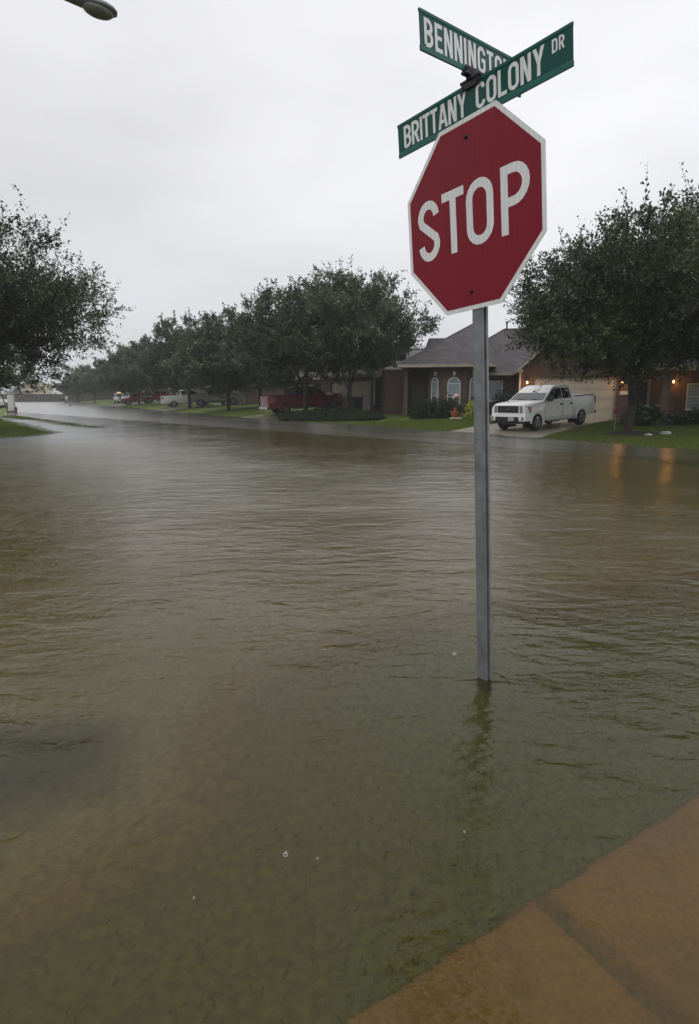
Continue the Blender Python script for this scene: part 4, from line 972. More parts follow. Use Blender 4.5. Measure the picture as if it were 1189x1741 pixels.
# bay wing and roof 1
a_ = [(-6.05,3.75),(-5.15,3.1),(-3.75,3.1),(-2.85,3.75)]
m = MB(); zt = 2.98
poly = a_ + [(-2.85,5.2),(-6.05,5.2)]
m.prism([(x, y, -.8) for x, y in poly], (0, 0, zt+.8)); m.build('bay', BRK, h1)
ang = math.atan2(3.1-3.75, .9)
window(h1, -5.60, 3.425-.012, .40, .56, 1.95, arch=True, blind=.55, rails=2, rot=ang)
window(h1, -4.45, 3.09, .40, .78, 1.95, arch=True, blind=.55, rails=2)
window(h1, -3.30, 3.425-.012, .40, .56, 1.95, arch=True, blind=.55, rails=2, rot=-ang)
for x, y in ((-5.60,3.36),(-4.45,3.04),(-3.30,3.36)):
    m = MB(); m.prism([(x-.05,y,2.44),(x+.05,y,2.44),(x+.09,y,2.66),(x-.09,y,2.66)], (0,.08,0)); m.build('keystone', M['trim_white'], h1)
wall(h1, -9.2, -6.05, 5.0, 5.25, -.8, 2.9, BRK); wall(h1, -7.5, -7.25, 3.2, 5.0, -.8, 2.9, BRK)
m = MB(); m.box(-7.35,-6.4,4.94,4.99,-.3,1.95); m.build('entry_door', M['door_dark'], h1)
wall(h1, -9.2, -8.95, 5.0, 11, -.8, 2.9, BRK)
m = MB(); m.add([(-7.8,2.6,3.08),(-2.05,2.6,3.08),(-2.05,11.6,3.08),(-7.8,11.6,3.08),(-3.15,7.0,6.0)], [(0,1,4),(1,2,4),(2,3,4),(3,0,4),(3,2,1,0)]); r1o = m.build('roof', M['shingle'], h1)
m = MB(); m.box(-7.83,-2.02,2.57,2.62,2.92,3.09); m.box(-7.83,-7.78,2.621,11.6,2.92,3.09); m.box(-2.07,-2.02,2.621,11.6,2.92,3.09); m.build('fascia', M['trim'], r1o)
m = MB(); 
for q_ in ((-7.8,2.6,3.09),(-2.05,2.6,3.09),(-2.05,11.6,3.09),(-7.8,11.6,3.09)): m.tube(q_, (-3.15,7.0,6.01), .05, .05, 6)
m.build('ridge_cap', M['shingle_cap'], r1o)
# small hip over the bay
m = MB(); m.add([(-6.6,3.3,3.06),(-5.4,2.55,3.06),(-3.5,2.55,3.06),(-2.3,3.3,3.06),(-2.6,6.2,4.9),(-6.3,6.2,4.9),(-4.45,5.2,4.72)], [(0,1,6),(1,2,6),(2,3,6),(3,4,6),(5,0,6),(4,5,6)]); bo = m.build('roof', M['shingle'], h1)
m = MB(); pts = [(-6.6,3.3),(-5.4,2.55),(-3.5,2.55),(-2.3,3.3)]
for p, q in zip(pts, pts[1:]):
    d_ = Vector((q[0]-p[0], q[1]-p[1], 0)).normalized(); nn = Vector((d_.y, -d_.x, 0))*.035
    m.prism([(p[0],p[1],2.92),(q[0],q[1],2.92),(q[0],q[1],3.075),(p[0],p[1],3.075)], nn)
m.build('gutter', M['trim'], bo)
# downpipes
for a1, b1, z1 in ((-.79,-.02,2.5),(4.93,-.06,2.3)):
    m = MB(); m.box(a1-.045, a1+.045, b1-.06, b1, -.3, z1); m.build('downpipe', M['trim_white'], h1)
# porch to the right
wall(h1, 4.85, 12.0, 1.9, 2.15, -.8, 2.6, BRK); wall(h1, 6.35, 6.75, -.05, .35, -.8, 2.4, BRK, name='porch_pillar'); wall(h1, 9.6, 10.0, -.05, .35, -.8, 2.4, BRK, name='porch_pillar')
m = MB(); m.box(5.25,6.1,1.83,1.89,-.1,2.0); dr = m.build('entry_door', M['door_dark'], h1)
m = MB(); m.box(5.12,5.25,1.80,1.895,-.1,2.12); m.box(6.1,6.23,1.80,1.895,-.1,2.12); m.box(5.25,6.1,1.80,1.895,2.0,2.12); m.build('door_frame', M['trim'], dr)
window(h1, 8.6, 1.89, .5, 1.0, 1.4, blind=.8, rails=2)
m = MB(); m.box(4.86,12,-.2,1.9,-.5,-.04); m.build('porch_floor', M['concrete'], h1)
hip(h1, 4.4, 12.5, -.35, 9.0, 2.72, 2.6)
# address plaque
m = MB(); m.box(4.30,4.72,-.045,-.003,1.28,1.50); m.build('address_plaque', M['trim'], h1)
m = MB(); m.box(4.335,4.685,-.049,-.0455,1.315,1.465); m.build('plaque_face', M['siding'], h1)
# chimney, vents
ch = W1(2.0, 10.2); wall(h1, .62, 1.45, 9.6, 10.6, 3.5, 6.3, M['brick_pale'], name='chimney')
for a1, b1, z0_, z1_ in ((-1.35,8.3,4.9,6.05),(.55,5.0,3.2,3.75)):
    m = MB(); m.tube((a1,b1,z0_),(a1,b1,z1_),.05,.05,8); m.tube((a1,b1,z1_-.10),(a1,b1,z1_),.09,.09,8); m.build('vent_pipe', M['bracket'], h1)
for a1, lab in ((-.42,'lit lantern on the brick pier left of the wide garage door'),(4.38,'lit lantern above the plaque right of the wide garage door')):
    l = lantern(W1(a1, -.03, 1.95), lab); l.rotation_euler = (0,0,-phi)
l = lantern(W1(7.35, 1.86, 2.0), 'lit lantern on the porch wall at the right edge', 12); l.rotation_euler = (0,0,-phi)

def side_house(name, label, K, ang_, z, door=True, mat='brick2', roof='shingle2', group=None):
    """K: corner; local a runs along the garage front away (left/back), local b back; facing -b"""
    t = thing(name, label, 'house', (K[0], K[1], z), ang_, group)
    B = M[mat]
    wall(t, .0, .45, 0, .2, -.8, 2.35, B); wall(t, 5.25, 6.0, 0, .2, -.8, 2.35, B); wall(t, 0, 6.0, -.002, .202, 2.06, 2.5, B); wall(t, 0.0, .2, .2, 13, -.8, 2.4, B)
    garage_door(t, .55, 5.15, .12, -.02, 2.0)
    wall(t, 6.0, 15.5, 2.2, 2.4, -.8, 2.5, B); wall(t, 15.3, 15.5, 2.4, 13, -.8, 2.5, B); wall(t, 5.8, 6, .2, 2.2, -.8, 2.5, B)
    window(t, 7.6, 2.19, .7, .95, 1.3, blind=.5, rails=2); window(t, 12.6, 2.19, .5, .9, 1.5, blind=.7, rails=2)
    m = MB(); m.box(9.6,10.5,2.14,2.19,-.1,2.0); m.build('entry_door', M['door_dark'], t)
    hip(t, -.5, 6.5, -.45, 13.5, 2.48, 2.2, roof); hip(t, 3.5, 16, 1.7, 13.5, 2.5, 2.7, roof)
    m = MB(); m.box(-.05,.04,-.07,-.003,-.3,2.3); m.build('downpipe', M['trim_white'], t)
    return t
# local a axis must point along (-.62,.785): mirror in x so that the front faces the street
def mirror(t): t.scale = (-1, 1, 1)
K2 = (1.8, 45.0); h2 = side_house('brick_house', 'brick house with cream garage door behind the two forked trees and dark red pickup', K2, 0, .62)
aw = math.atan2(-.785, .62); h2.rotation_euler = (0, 0, aw); mirror(h2)
# with scale x=-1 and rotation aw local +a maps to (-.62,.785) and local +b to (.785,.62)
G3 = 'brick houses farther along the flooded street'
for (x, y, lab) in ((-12.5,74.5,'brick house behind the silver pickup'),(-27.5,108,'brick house behind the red vehicles'),(-46,146,'brick house behind the white sport utility cars')):
    c = copy_tree(h2); c.location = (x, y, .6); c['label'] = lab; c['group'] = G3; c.rotation_euler = (0,0,math.atan2(-.85,.5))

# distant houses and fence at the end of the road
def gable_house(name, label, x, y, rz, w_, d_, hgt, rise, wallm, roofm, z=.5):
    t = thing(name, label, 'house', (x, y, z), rz); 
    m = MB(); m.prism([(-w_/2,0,-.8),(w_/2,0,-.8),(w_/2,0,hgt),(0,0,hgt+rise-.12),(-w_/2,0,hgt)], (0,d_,0)); m.build('wall', M[wallm], t)
    m = MB(); 
    for s_ in (-1, 1):
        m.add([(s_*(w_/2+.4),-.4,hgt-.3),(0,-.4,hgt+rise),(0,d_+.4,hgt+rise),(s_*(w_/2+.4),d_+.4,hgt-.3),(s_*(w_/2+.4),-.4,hgt-.12),(0,-.4,hgt+rise+.18),(0,d_+.4,hgt+rise+.18),(s_*(w_/2+.4),d_+.4,hgt-.12)],
              [(0,1,2,3),(7,6,5,4),(0,4,5,1),(1,5,6,2),(2,6,7,3),(3,7,4,0)])
    m.build('roof', M[roofm], t); return t
g1 = gable_house('distant_house', 'cream two storey house with a white gable at the end of the road', -99.5, 200, .42, 8.5, 10, 4.1, 2.2, 'siding', 'shingle2')
window(g1, 0, -.01, 3.6, 1.5, 1.3, arch=True, blind=.2, rails=2); window(g1, -2.4, -.01, .8, 1.2, 1.4, blind=.3)
m = MB(); m.add([(-8.5,-3,1.2),(-1.2,-3,1.2),(-1.2,0,2.6),(-8.5,0,2.6),(-8.5,-3,1.0),(-1.2,-3,1.0),(-1.2,0,2.4),(-8.5,0,2.4)], [(0,1,2,3),(7,6,5,4),(0,4,5,1),(1,5,6,2),(2,6,7,3),(3,7,4,0)]); m.build('porch_roof', M['shingle2'], g1)
g2 = gable_house('distant_house', 'brown brick house with a dark hipped roof beyond the wooden fence', -82.5, 186, -.9, 9.5, 12, 4.0, 2.6, 'brick2', 'shingle2')
window(g2, -2.5, -.01, .9, 1.2, 1.8, blind=.3); window(g2, 2.0, -.01, .9, 1.2, 1.8, blind=.3)
f0 = Vector((-99.5,168,0)); f1 = Vector((-69,178,0)); fl = (f1-f0).length
fz = thing('wooden_fence', 'weathered wooden privacy fence across the end of the road', 'fence', (f0.x, f0.y, .25), math.atan2(f1.y-f0.y, f1.x-f0.x))
m = MB(); k = 0; x = 0
while x < fl: m.box(x, x+.135, 0, .02, -.4, 1.85+.02*math.sin(k*1.7)); x += .143; k += 1
m.build('board', M['fence'], fz)
m = MB(); m.box(0, fl, .022, .06, .3, .4); m.box(0, fl, .022, .06, 1.4, 1.5); m.build('rail', M['fence'], fz)
# thin pole and small white sign at the far end
t = thing('utility_pole', 'thin pole in front of the distant brown brick house', 'pole', (-77.3, 163.5, .1)); m = MB(); m.tube((0,0,-.3),(0,0,5.2),.06,.045,8); m.build('pole', M['bracket'], t)
m = MB(); m.tube((-.3,0,4.9),(.3,0,4.9),.03,.03,6); m.build('crossarm', M['bracket'], t)
t = thing('road_sign', 'small white sign on a short post standing in the far water', 'sign', (-62.0, 137.5, -.1)); m = MB(); m.tube((0,0,-.3),(0,0,1.0),.04,.04,8); m.build('post', M['trim_white'], t); m = MB(); m.box(-.28,.28,-.02,.02,.95,1.65); m.build('board', M['trim_white'], t, bevel=.01)
# left bank: cabinet, hydrant, leaning pole
x, y = -32.9, 61.0; z = H(x, y)
t = thing('utility_cabinet', 'tall white utility cabinet on the left verge', 'cabinet', (x, y, z), .2); m = MB(); m.box(-.26,.26,-.25,.25,.12,1.66); m.build('housing', M['cabinet'], t, bevel=.02)
m = MB(); m.box(-.29,.29,-.29,.29,0,.12); m.build('plinth', M['bracket'], t); m = MB(); m.box(-.24,-.01,-.262,-.2505,.2,1.6); m.box(.01,.24,-.262,-.2505,.2,1.6); m.build('door', M['cabinet'], t)
x, y = -32.35, 60.7; z = H(x, y)
t = thing('fire_hydrant', 'red fire hydrant beside the white utility cabinet', 'hydrant', (x, y, z)); t.scale = (.85,.85,.85); m = MB(); m.lathe([(0,0),(.16,0),(.16,.05),(.11,.07),(.11,.5),(.14,.52),(.14,.57),(.10,.66),(.04,.72),(0,.73)], 14); m.build('barrel', M['red_plastic'], t, smooth=True)
m = MB(); m.tube((-.2,0,.4),(.2,0,.4),.06,.06,10); m.tube((0,-.2,.36),(0,0,.36),.075,.075,10); m.build('outlet', M['red_plastic'], t)
x, y = -31.5, 57.8; t = thing('leaning_pole', 'thin brown pole leaning left beside the utility cabinet', 'pole', (x, y, H(x, y))); m = MB(); m.tube((0,0,-.2),(-1.2,0,4.4),.06,.05,8); m.build('pole', M['fence'], t)

# bin, ornament, pots, yard sign
x, y = .55, 43.6
t = thing('wheeled_bin', 'black wheeled rubbish bin right of the forked tree', 'bin', (x, y, H(x, y)), .3)
m = MB(); m.add([(-.26,-.26,.06),(.26,-.26,.06),(.26,.26,.06),(-.26,.26,.06),(-.32,-.32,1.0),(.32,-.32,1.0),(.32,.36,1.0),(-.32,.36,1.0)], [(0,3,2,1),(4,5,6,7),(0,1,5,4),(1,2,6,5),(2,3,7,6),(3,0,4,7)]); m.build('bin_body', M['bin'], t, bevel=.02)
m = MB(); m.box(-.34,.34,-.34,.40,1.005,1.07); m.build('lid', M['bin'], t, bevel=.02)
for s_ in (-1, 1): m = MB(); m.tube((s_*.26,.33,.1),(s_*.32,.33,.1),.1,.1,12); m.build('wheel', M['tyre'], t)
x, y = 6.1, 35.9
t = thing('garden_ornament', 'pale pink garden ornament on a thin stake below the narrow arched window', 'garden ornament', (x, y, H(x, y)))
m = MB(); m.tube((0,0,-.1),(0,0,1.15),.02,.02,8); m.build('stake', M['fence'], t)
m = MB(); m.ell((0,0,1.26),(.17,.15,.13)); m.ell((-.14,0,1.17),(.08,.07,.12)); m.build('head', M['pink'], t, smooth=True)
x, y = 6.0, 35.7
t = thing('plant_pot', 'orange terracotta pot in the bed under the bay window', 'pot', (x, y, H(x, y))); m = MB(); m.lathe([(0,0),(.15,0),(.23,.36),(.26,.36),(.26,.43),(.21,.43),(.19,.36),(0,.34)], 16); m.build('pot', M['terracotta'], t, smooth=True)
m = MB(); m.tube((0,0,.34),(0.03,0,.62),.05,.12,8); m.build('plant_stub', M['terracotta'], t)
m = MB(); 
for k in range(6): m.ell((k*.11-.3, .03*math.sin(k*2), .05), (.07,.05,.05), 7, 5)
o = m.build('edging_stones', M['rock'], smooth=True); o.location = (6.0,35.1,H(6.0,35.1)); tag(o, 'short row of white edging stones in front of the terracotta pot', 'stones')
x, y = 10.9, 25.6
t = thing('yard_sign', 'small red yard sign on a stake left of the oak trunk', 'yard sign', (x, y, H(x, y)), .2); m = MB(); m.tube((0,0,-.1),(0,0,.75),.012,.012,6); m.build('stake', M['alu'], t)
m = MB(); m.prism([Vector((.12*math.cos(R(22.5+45*k)), -.02, .78+.12*math.sin(R(22.5+45*k)))) for k in range(8)], (0,.012,0)); m.build('plate', M['red_plastic'], t)

# ------------------------------------------------------------------ vehicles (x forward, y left, z up)
def make_wheel(parent, x, y, r, wid, side, small=False):
    Mx = Matrix.Translation((x, y, r)) @ Matrix.Rotation(R(-90*side), 4, 'X')
    m = MB(); m.lathe([(r*.62,-wid/2),(r*.90,-wid/2),(r*.985,-wid*.36),(r,-wid*.2),(r,wid*.2),(r*.985,wid*.36),(r*.90,wid/2),(r*.62,wid/2)], 28, Mx, closed=True)
    wh = m.build('wheel', M['tyre'], parent, smooth=True)
    m = MB(); m.lathe([(r*.57,wid*.36),(r*.57,-wid*.3),(r*.64,-wid*.4)], 28, Mx); m.build('barrel', M['black'], wh, smooth=True)
    m = MB(); m.lathe([(r*.64,wid*.50),(r*.60,wid*.49),(r*.575,wid*.37)], 28, Mx)
    if not small:
        m2 = MB()
        for k in range(6):
            a = k*math.pi/3
            Mr = Mx @ Matrix.Rotation(a, 4, 'Z')
            q = MB(); q.add([(r*.10,-.045,wid*.42),(r*.10,.045,wid*.42),(r*.59,.034,wid*.46),(r*.59,-.034,wid*.46),(r*.10,-.05,wid*.25),(r*.10,.05,wid*.25),(r*.59,.04,wid*.30),(r*.59,-.04,wid*.30)], [(0,1,2,3),(7,6,5,4),(0,4,5,1),(1,5,6,2),(2,6,7,3),(3,7,4,0)]); q.xf(Mr); m.add(q.V, q.F)
        m.lathe([(0,wid*.47),(r*.15,wid*.46),(r*.17,wid*.3),(0,wid*.3)], 14, Mx)
    else: m.lathe([(0,wid*.44),(r*.3,wid*.46),(r*.58,wid*.42)], 20, Mx)
    m.build('rim', M['rim'], wh, smooth=True)
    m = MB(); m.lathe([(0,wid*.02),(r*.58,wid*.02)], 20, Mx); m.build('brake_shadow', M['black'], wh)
    return wh
def loft(mb, st, K=None):
    """stations: (x, [(y,z),...]) half profile from bottom centre to top centre"""
    V = []; F = []; rings = []
    for x, half in st:
        ring = [(x, y, z) for y, z in half] + [(x, -y, z) for y, z in half[::-1] if y > 1e-6]
        rings.append(ring)
    n = len(rings[0])
    for r_ in rings: V += r_
    for i in range(len(rings)-1):
        for k in range(n): F.append((i*n+k, i*n+(k+1) % n, (i+1)*n+(k+1) % n, (i+1)*n+k))
    F += [tuple(range(n))[::-1], tuple(range((len(rings)-1)*n, len(rings)*n))]
    mb.add(V, F)
def boolean(o, cutters):
    for c in cutters:
        md = o.modifiers.new('b', 'BOOLEAN'); md.object = c; md.operation = 'DIFFERENCE'; md.solver = 'EXACT'
    bpy.context.view_layer.update()
    dg = bpy.context.evaluated_depsgraph_get(); me = bpy.data.meshes.new_from_object(o.evaluated_get(dg))
    o.modifiers.clear(); old = o.data; o.data = me
    for c in cutters: bpy.data.objects.remove(c)
    me.polygons.foreach_set('use_smooth', [True]*len(me.polygons))
    try: me.set_sharp_from_angle(angle=R(48))
    except Exception: pass
def panel(mb, pts, n, th=.012, lift=.004):
    n = Vector(n).normalized(); mb.prism([Vector(p)+n*lift for p in pts], n*th)
def make_vehicle(name, label, paint, kind='pickup', loc=(0,0), yaw=0, group=None, detail=True, cat=None, smallwheel=False):
    L2 = dict(pickup=(2.80,-3.10), suv=(2.45,-2.45))[kind]; fx, rx = (1.84,-1.84) if kind == 'pickup' else (1.45,-1.45)
    hw = .98 if kind == 'pickup' else .95; wr = .40 if kind == 'pickup' else .37
    belt = 1.30 if kind == 'pickup' else 1.12; roof = 1.94 if kind == 'pickup' else 1.76; P = M[paint]
    hx, hy = math.cos(yaw), math.sin(yaw)
    zf_ = H(loc[0]+hx*fx, loc[1]+hy*fx); zr_ = H(loc[0]+hx*rx, loc[1]+hy*rx)
    t = thing(name, label, cat or ('pickup truck' if kind == 'pickup' else 'car'), (loc[0], loc[1], max((zf_+zr_)/2, -.1)+.012), yaw, group)
    t.rotation_euler = (0, -math.atan2(zf_-zr_, fx-rx), yaw)
    def sec(x, zb, zt, w0, top):   # half section
        return (x, [(0,zb),(w0*hw*.93,zb),(w0*hw*.985,zb+.12),(w0*hw,zb+(zt-zb)*.55),(w0*hw*.985,zt-.13),(w0*hw*top+.03,zt-.03),(w0*hw*top-.05,zt),(0,zt+.025)])
    m = MB()
    if kind == 'pickup':
        loft(m, [sec(-3.10,.54,1.38,.955,.95),sec(-3.02,.50,1.41,.985,.95),sec(-2.4,.47,1.41,1,.95),sec(-1.12,.47,1.40,1,.95),sec(-1.05,.44,1.33,1,.95),sec(.6,.44,1.32,1,.95),sec(1.32,.44,1.315,1,.92),
                 sec(1.75,.47,1.30,.995,.88),sec(2.3,.50,1.265,.985,.86),sec(2.60,.52,1.225,.96,.86),sec(2.70,.54,1.17,.94,.86)])
        body = m.build('body', P, t)
        cut = []
        for x in (fx, rx):
            c = MB(); c.tube((x,-1.2,wr+.03),(x,1.2,wr+.03),wr+.085,wr+.085,32); cut.append(c.build('cut', P))
            c.V = []
        c = MB(); c.box(-3.0,-1.15,-.78,.78,.85,1.6); cut.append(c.build('cut', P)); boolean(body, cut)
        cab = [(1.42,belt-.01),(.52,roof-.07),(.30,roof),(-.68,roof+.005),(-.92,roof-.05),(-1.08,belt-.01)]
        wb, wtp = .955, .765
    else:
        loft(m, [sec(-2.42,.5,1.10,.93,.93),sec(-2.30,.45,1.14,.98,.94),sec(-1.4,.42,1.14,1,.95),sec(0,.40,1.13,1,.95),sec(1.0,.40,1.12,1,.93),sec(1.6,.42,1.07,.99,.86),sec(2.2,.45,1.0,.95,.8),sec(2.42,.48,.92,.9,.75)])
        body = m.build('body', P, t); cut = []
        for x in (fx, rx):
            c = MB(); c.tube((x,-1.2,wr+.03),(x,1.2,wr+.03),wr+.07,wr+.07,28); cut.append(c.build('cut', P))
        boolean(body, cut)
        cab = [(1.15,belt-.01),(.30,roof-.08),(.05,roof),(-1.75,roof),(-2.10,roof-.06),(-2.36,belt-.01)]
        wb, wtp = .925, .74
    def yw(z): k = (z-belt)/(roof-belt); return wb+(wtp-wb)*max(0, min(1, k))
    # cab loft across z: build from side profile with tumblehome and rounded roof edge
    V = []; F = []; n = len(cab)
    for s_ in (1, -1):
        for x, z in cab: V.append((x, s_*yw(z)*(1 if z < roof-.03 else .985), z))
    for s_ in (1, -1):
        for x, z in cab: V.append((x, s_*(yw(z)-.10)*(1 if z < roof-.03 else 1), z+(.028 if z > roof-.1 else 0)))
    for s_ in (0, 1):
        F.append(tuple(range(s_*n, s_*n+n)))
        for i in range(n-1): F.append((s_*n+i, s_*n+i+1, 2*n+s_*n+i+1, 2*n+s_*n+i))
    for i in range(n-1): F.append((2*n+i, 2*n+i+1, 3*n+i+1, 3*n+i))
    m = MB(); m.add(V, F); cb = m.build('cab', P, t, smooth=True)
    nside = Vector((0, roof-belt, wb-wtp)).normalized()
    # glass
    (ax, az), (bx, bz) = cab[0], cab[1]
    def lerp(k): return ax+(bx-ax)*k, az+(bz-az)*k
    x0, z0 = lerp(.07); x1, z1 = lerp(.95); nw = Vector((az-bz, 0, -(ax-bx)))*-1; nw = Vector((bz-az, 0, ax-bx)).normalized()
    m = MB(); panel(m, [(x0,yw(z0)-.05,z0),(x0,-yw(z0)+.05,z0),(x1,-yw(z1)+.06,z1),(x1,yw(z1)-.06,z1)], nw, .008, .006); m.build('windscreen', M['windscreen'], t)
    if detail:
        for yy in (-.45,.25):
            m = MB(); a_ = lerp(.09); b_ = lerp(.16); m.tube(Vector((a_[0],yy-.02,a_[1]))+nw*.02, Vector((b_[0],yy+.42,b_[1]))+nw*.025, .011,.008,6); m.build('wiper', M['black'], t)
    (cx, cz), (dx, dz) = cab[-2], cab[-1]; nr = Vector((-(cz-dz), 0, -(cx-dx)*-1)); nr = Vector((-(cz-dz), 0, (cx-dx)*-1)); nr = Vector((dz-cz, 0, cx-dx)).normalized()
    if nr.x > 0: nr = -nr
    def lr(k): return dx+(cx-dx)*k, dz+(cz-dz)*k
    x0, z0 = lr(.15); x1, z1 = lr(.9)
    m = MB(); panel(m, [(x0,.72,z0),(x0,-.72,z0),(x1,-.62,z1),(x1,.62,z1)], nr, .008, .004); m.build('rear_window', M['carglass'], t)
    zb_, zt_ = belt+.05, roof-.115
    fr_x = lambda z: ax+(bx-ax)*(z-az)/(bz-az); re_x = lambda z: dx+(cx-dx)*(z-dz)/(cz-dz)
    if kind == 'pickup': wins = [((fr_x(zb_)-.17, fr_x(zt_)-.10), (-.12,-.12)), ((-.20,-.20), (re_x(zb_)+.17, re_x(zt_)+.13))]; doors = [(1.28,-.14),(-.16,-.98)]
    else: wins = [((fr_x(zb_)-.18, fr_x(zt_)-.10), (-.02,-.02)), ((-.10,-.10),(-1.12,-1.02)), ((-1.20,-1.10),(re_x(zb_)+.22, re_x(zt_)+.16))]; doors = [(1.02,-.03),(-.06,-1.10)]
    for s_ in (1, -1):
        ns = Vector((0, s_*nside.y, nside.z))
        for (fa, fb), (ra, rb) in wins:
            m = MB(); panel(m, [(fa,s_*yw(zb_),zb_),(ra,s_*yw(zb_),zb_),(rb,s_*yw(zt_),zt_),(fb,s_*yw(zt_),zt_)], ns, .006, .004); m.build('side_window', M['carglass'], t)
        if detail:
            for d0, d1 in doors:
                pr = [(d0,.56),(d0-.02,belt-.06),(d1+.02,belt-.06),(d1,.56)]
                if kind == 'suv' and d1 < -1: pr = [(d0,.56),(d0,belt-.06),(d1+.02,belt-.06),(d1+.02,.86),(d1+.24,.56)]
                m = MB(); m.prism([(x, s_*(hw-.02), z) for x, z in pr], (0, s_*.0235, 0)); dd = m.build('door', P, t, bevel=.004)
                m = MB(); 
                for (xa, za), (xb, zb2) in zip(pr, pr[1:]+pr[:1]): m.tube((xa, s_*(hw+.001), za), (xb, s_*(hw+.001), zb2), .006, .006, 4)
                m.build('door_seam', M['black'], dd)
                m = MB(); m.cbox(d1+.17, s_*(hw+.022), belt-.20, .17, .03, .045 if kind == 'suv' else .09); m.build('door_handle', M['black'], dd, bevel=.008)
            m = MB(); x_ = doors[0][0]-.10
            m.tube((x_,s_*(wb-.02),belt+.04),(x_-.02,s_*(wb+.12),belt+.06),.025,.02,6); m.box(x_-.12,x_+.04,min(s_*(wb+.08),s_*(wb+.30)),max(s_*(wb+.08),s_*(wb+.30)),belt+.0,belt+.235); m.build('side_mirror', M['black'], t, bevel=.02)
            if kind == 'pickup':
                m = MB(); m.tube((1.15,s_*(hw-.03),.40),(-1.25,s_*(hw-.03),.40),.045,.045,8); m.build('running_board', M['rim'], t)
            # arch lips
            for x in (fx, rx):
                m = MB(); r0, r1 = wr+.083, wr+.135; K = 16; V = []; F = []
                for k in range(K+1):
                    a = R(-8+196*k/K)
                    for rr2, yy in ((r0,hw-.03),(r0,hw+.016),(r1,hw+.004),(r1,hw-.03)): V.append((x+rr2*math.cos(a), s_*yy, wr+.03+rr2*math.sin(a)))
                for k in range(K):
                    for q_ in range(4): F.append((k*4+q_, k*4+(q_+1) % 4, (k+1)*4+(q_+1) % 4, (k+1)*4+q_))
                F += [(0,1,2,3),(K*4,K*4+3,K*4+2,K*4+1)]
                m.add(V, F); m.build('wheel_arch', P, t, smooth=True)
        for x in (fx, rx): make_wheel(t, x, s_*(hw-.13), wr, .26, s_, smallwheel or not detail)
        # inner dark wells
        for x in (fx, rx):
            m = MB(); m.cbox(x, s_*(hw-.42), wr+.12, 1.0, .06, .8); m.build('wheel_well', M['black'], t)
    if kind == 'pickup':
        F0 = 2.70
        m = MB(); m.box(F0-.06, F0+.035, -.61, .61, .80, 1.175); m.build('grille_surround', P, t, bevel=.015)
        m = MB(); m.box(F0+.02, F0+.042, -.57, .57, .835, 1.145); gg = m.build('grille', M['black'], t, bevel=.006)
        m = MB()
        for k in range(6): m.box(F0+.0425, F0+.050, -.55, .55, .852+k*.050, .868+k*.050)
        m.build('grille_bar', simple('grille_bar', (.05,.05,.055), .4), gg)
        m = MB(); m.lathe([(0,.0),(.07,.0),(.072,.006),(0,.010)], 20, Matrix.Translation((F0+.052,0,.99)) @ Matrix.Rotation(R(90),4,'Y') @ Matrix.Diagonal((.62,1.65,1,1))); bd = m.build('badge', M['bracket'], gg, smooth=True)
        if detail:
            m = MB(); ly = lambda x, y, z: Vector((F0+.064+z, -x, y)) if False else Vector((F0+.063+z, x, y))
            # script-like letters on the oval, seen from the front (front view: +y is to the right)
            for i, c_ in enumerate(('F','O','R','D')):
                if c_ == 'F':
                    m.box(F0+.063,F0+.066,-.085,-.072,.96,1.02); m.box(F0+.063,F0+.0655,-.072,-.045,1.008,1.02); m.box(F0+.063,F0+.0655,-.072,-.05,.986,.996)
                else: strokes_mb(m, c_, -.036+(i-1)*.042, .962, .042, .75, .2, 0, ly)
            m.build('badge_lettering', M['chrome'], bd)
        for s_ in (1, -1):
            m = MB(); y0, y1 = s_*.625, s_*.90
            m.add([(F0+.035,y0,.83),(F0-.03,y1,.83),(F0-.035,y1,1.13),(F0+.025,y0,1.145),(F0-.3,y0,.83),(F0-.34,s_*.985,.86),(F0-.34,s_*.982,1.11),(F0-.3,y0,1.145),
                   ], [(0,1,2,3),(7,6,5,4),(0,4,5,1),(1,5,6,2),(2,6,7,3),(3,7,4,0)])
            hl = m.build('headlight', M['head'], t)
            m = MB(); m.add([(F0-.14,s_*.948,.98),(F0-.33,s_*.990,.98),(F0-.33,s_*.988,1.10),(F0-.14,s_*.946,1.11)], [(0,1,2,3)]); m.build('indicator', M['amber'], hl)
            for yy in (.70,.82):
                m = MB(); m.lathe([(0,.0),(.035,.012),(.055,.02)], 12, Matrix.Translation((F0+.005-(yy-.6)*.25, s_*yy, .98)) @ Matrix.Rotation(R(90),4,'Y')); m.build('reflector', M['chrome'], hl)
            m = MB(); m.box(rx*0-3.115,-2.97,min(s_*.80,s_*.965),max(s_*.80,s_*.965),1.0,1.34); m.build('tail_light', M['tail'], t, bevel=.01)
        m = MB()
        st = [(-.97,F0-.32),(-.93,F0+.0),(-.72,F0+.09),(0,F0+.12),(.72,F0+.09),(.93,F0+.0),(.97,F0-.32)]
        V = []; F = []
        for y, x in st: V += [(x,y,.48),(x+.02,y,.60),(x,y,.78),(x-.15,y,.78),(x-.15,y,.48)]
        for i in range(len(st)-1):
            for k in range(5): F.append((i*5+k, i*5+(k+1) % 5, (i+1)*5+(k+1) % 5, (i+1)*5+k))
        F += [(0,1,2,3,4), tuple(range(30,35))]
        m.add(V, F); bmp = m.build('bumper', P, t)
        m = MB(); m.box(F0+.06,F0+.145,-.62,.62,.475,.665); m.build('lower_intake', M['black'], bmp, bevel=.01)
        m = MB(); m.box(F0-.1,F0+.06,-.85,.85,.36,.474); m.build('air_dam', M['black'], bmp, bevel=.01)
        m = MB(); m.box(F0+.147,F0+.156,.10,.40,.50,.65); pl = m.build('licence_plate', M['plate'], bmp)
        m = MB(); 
        for k in range(6): m.box(F0+.1565,F0+.158,.135+k*.04,.158+k*.04,.545,.60)
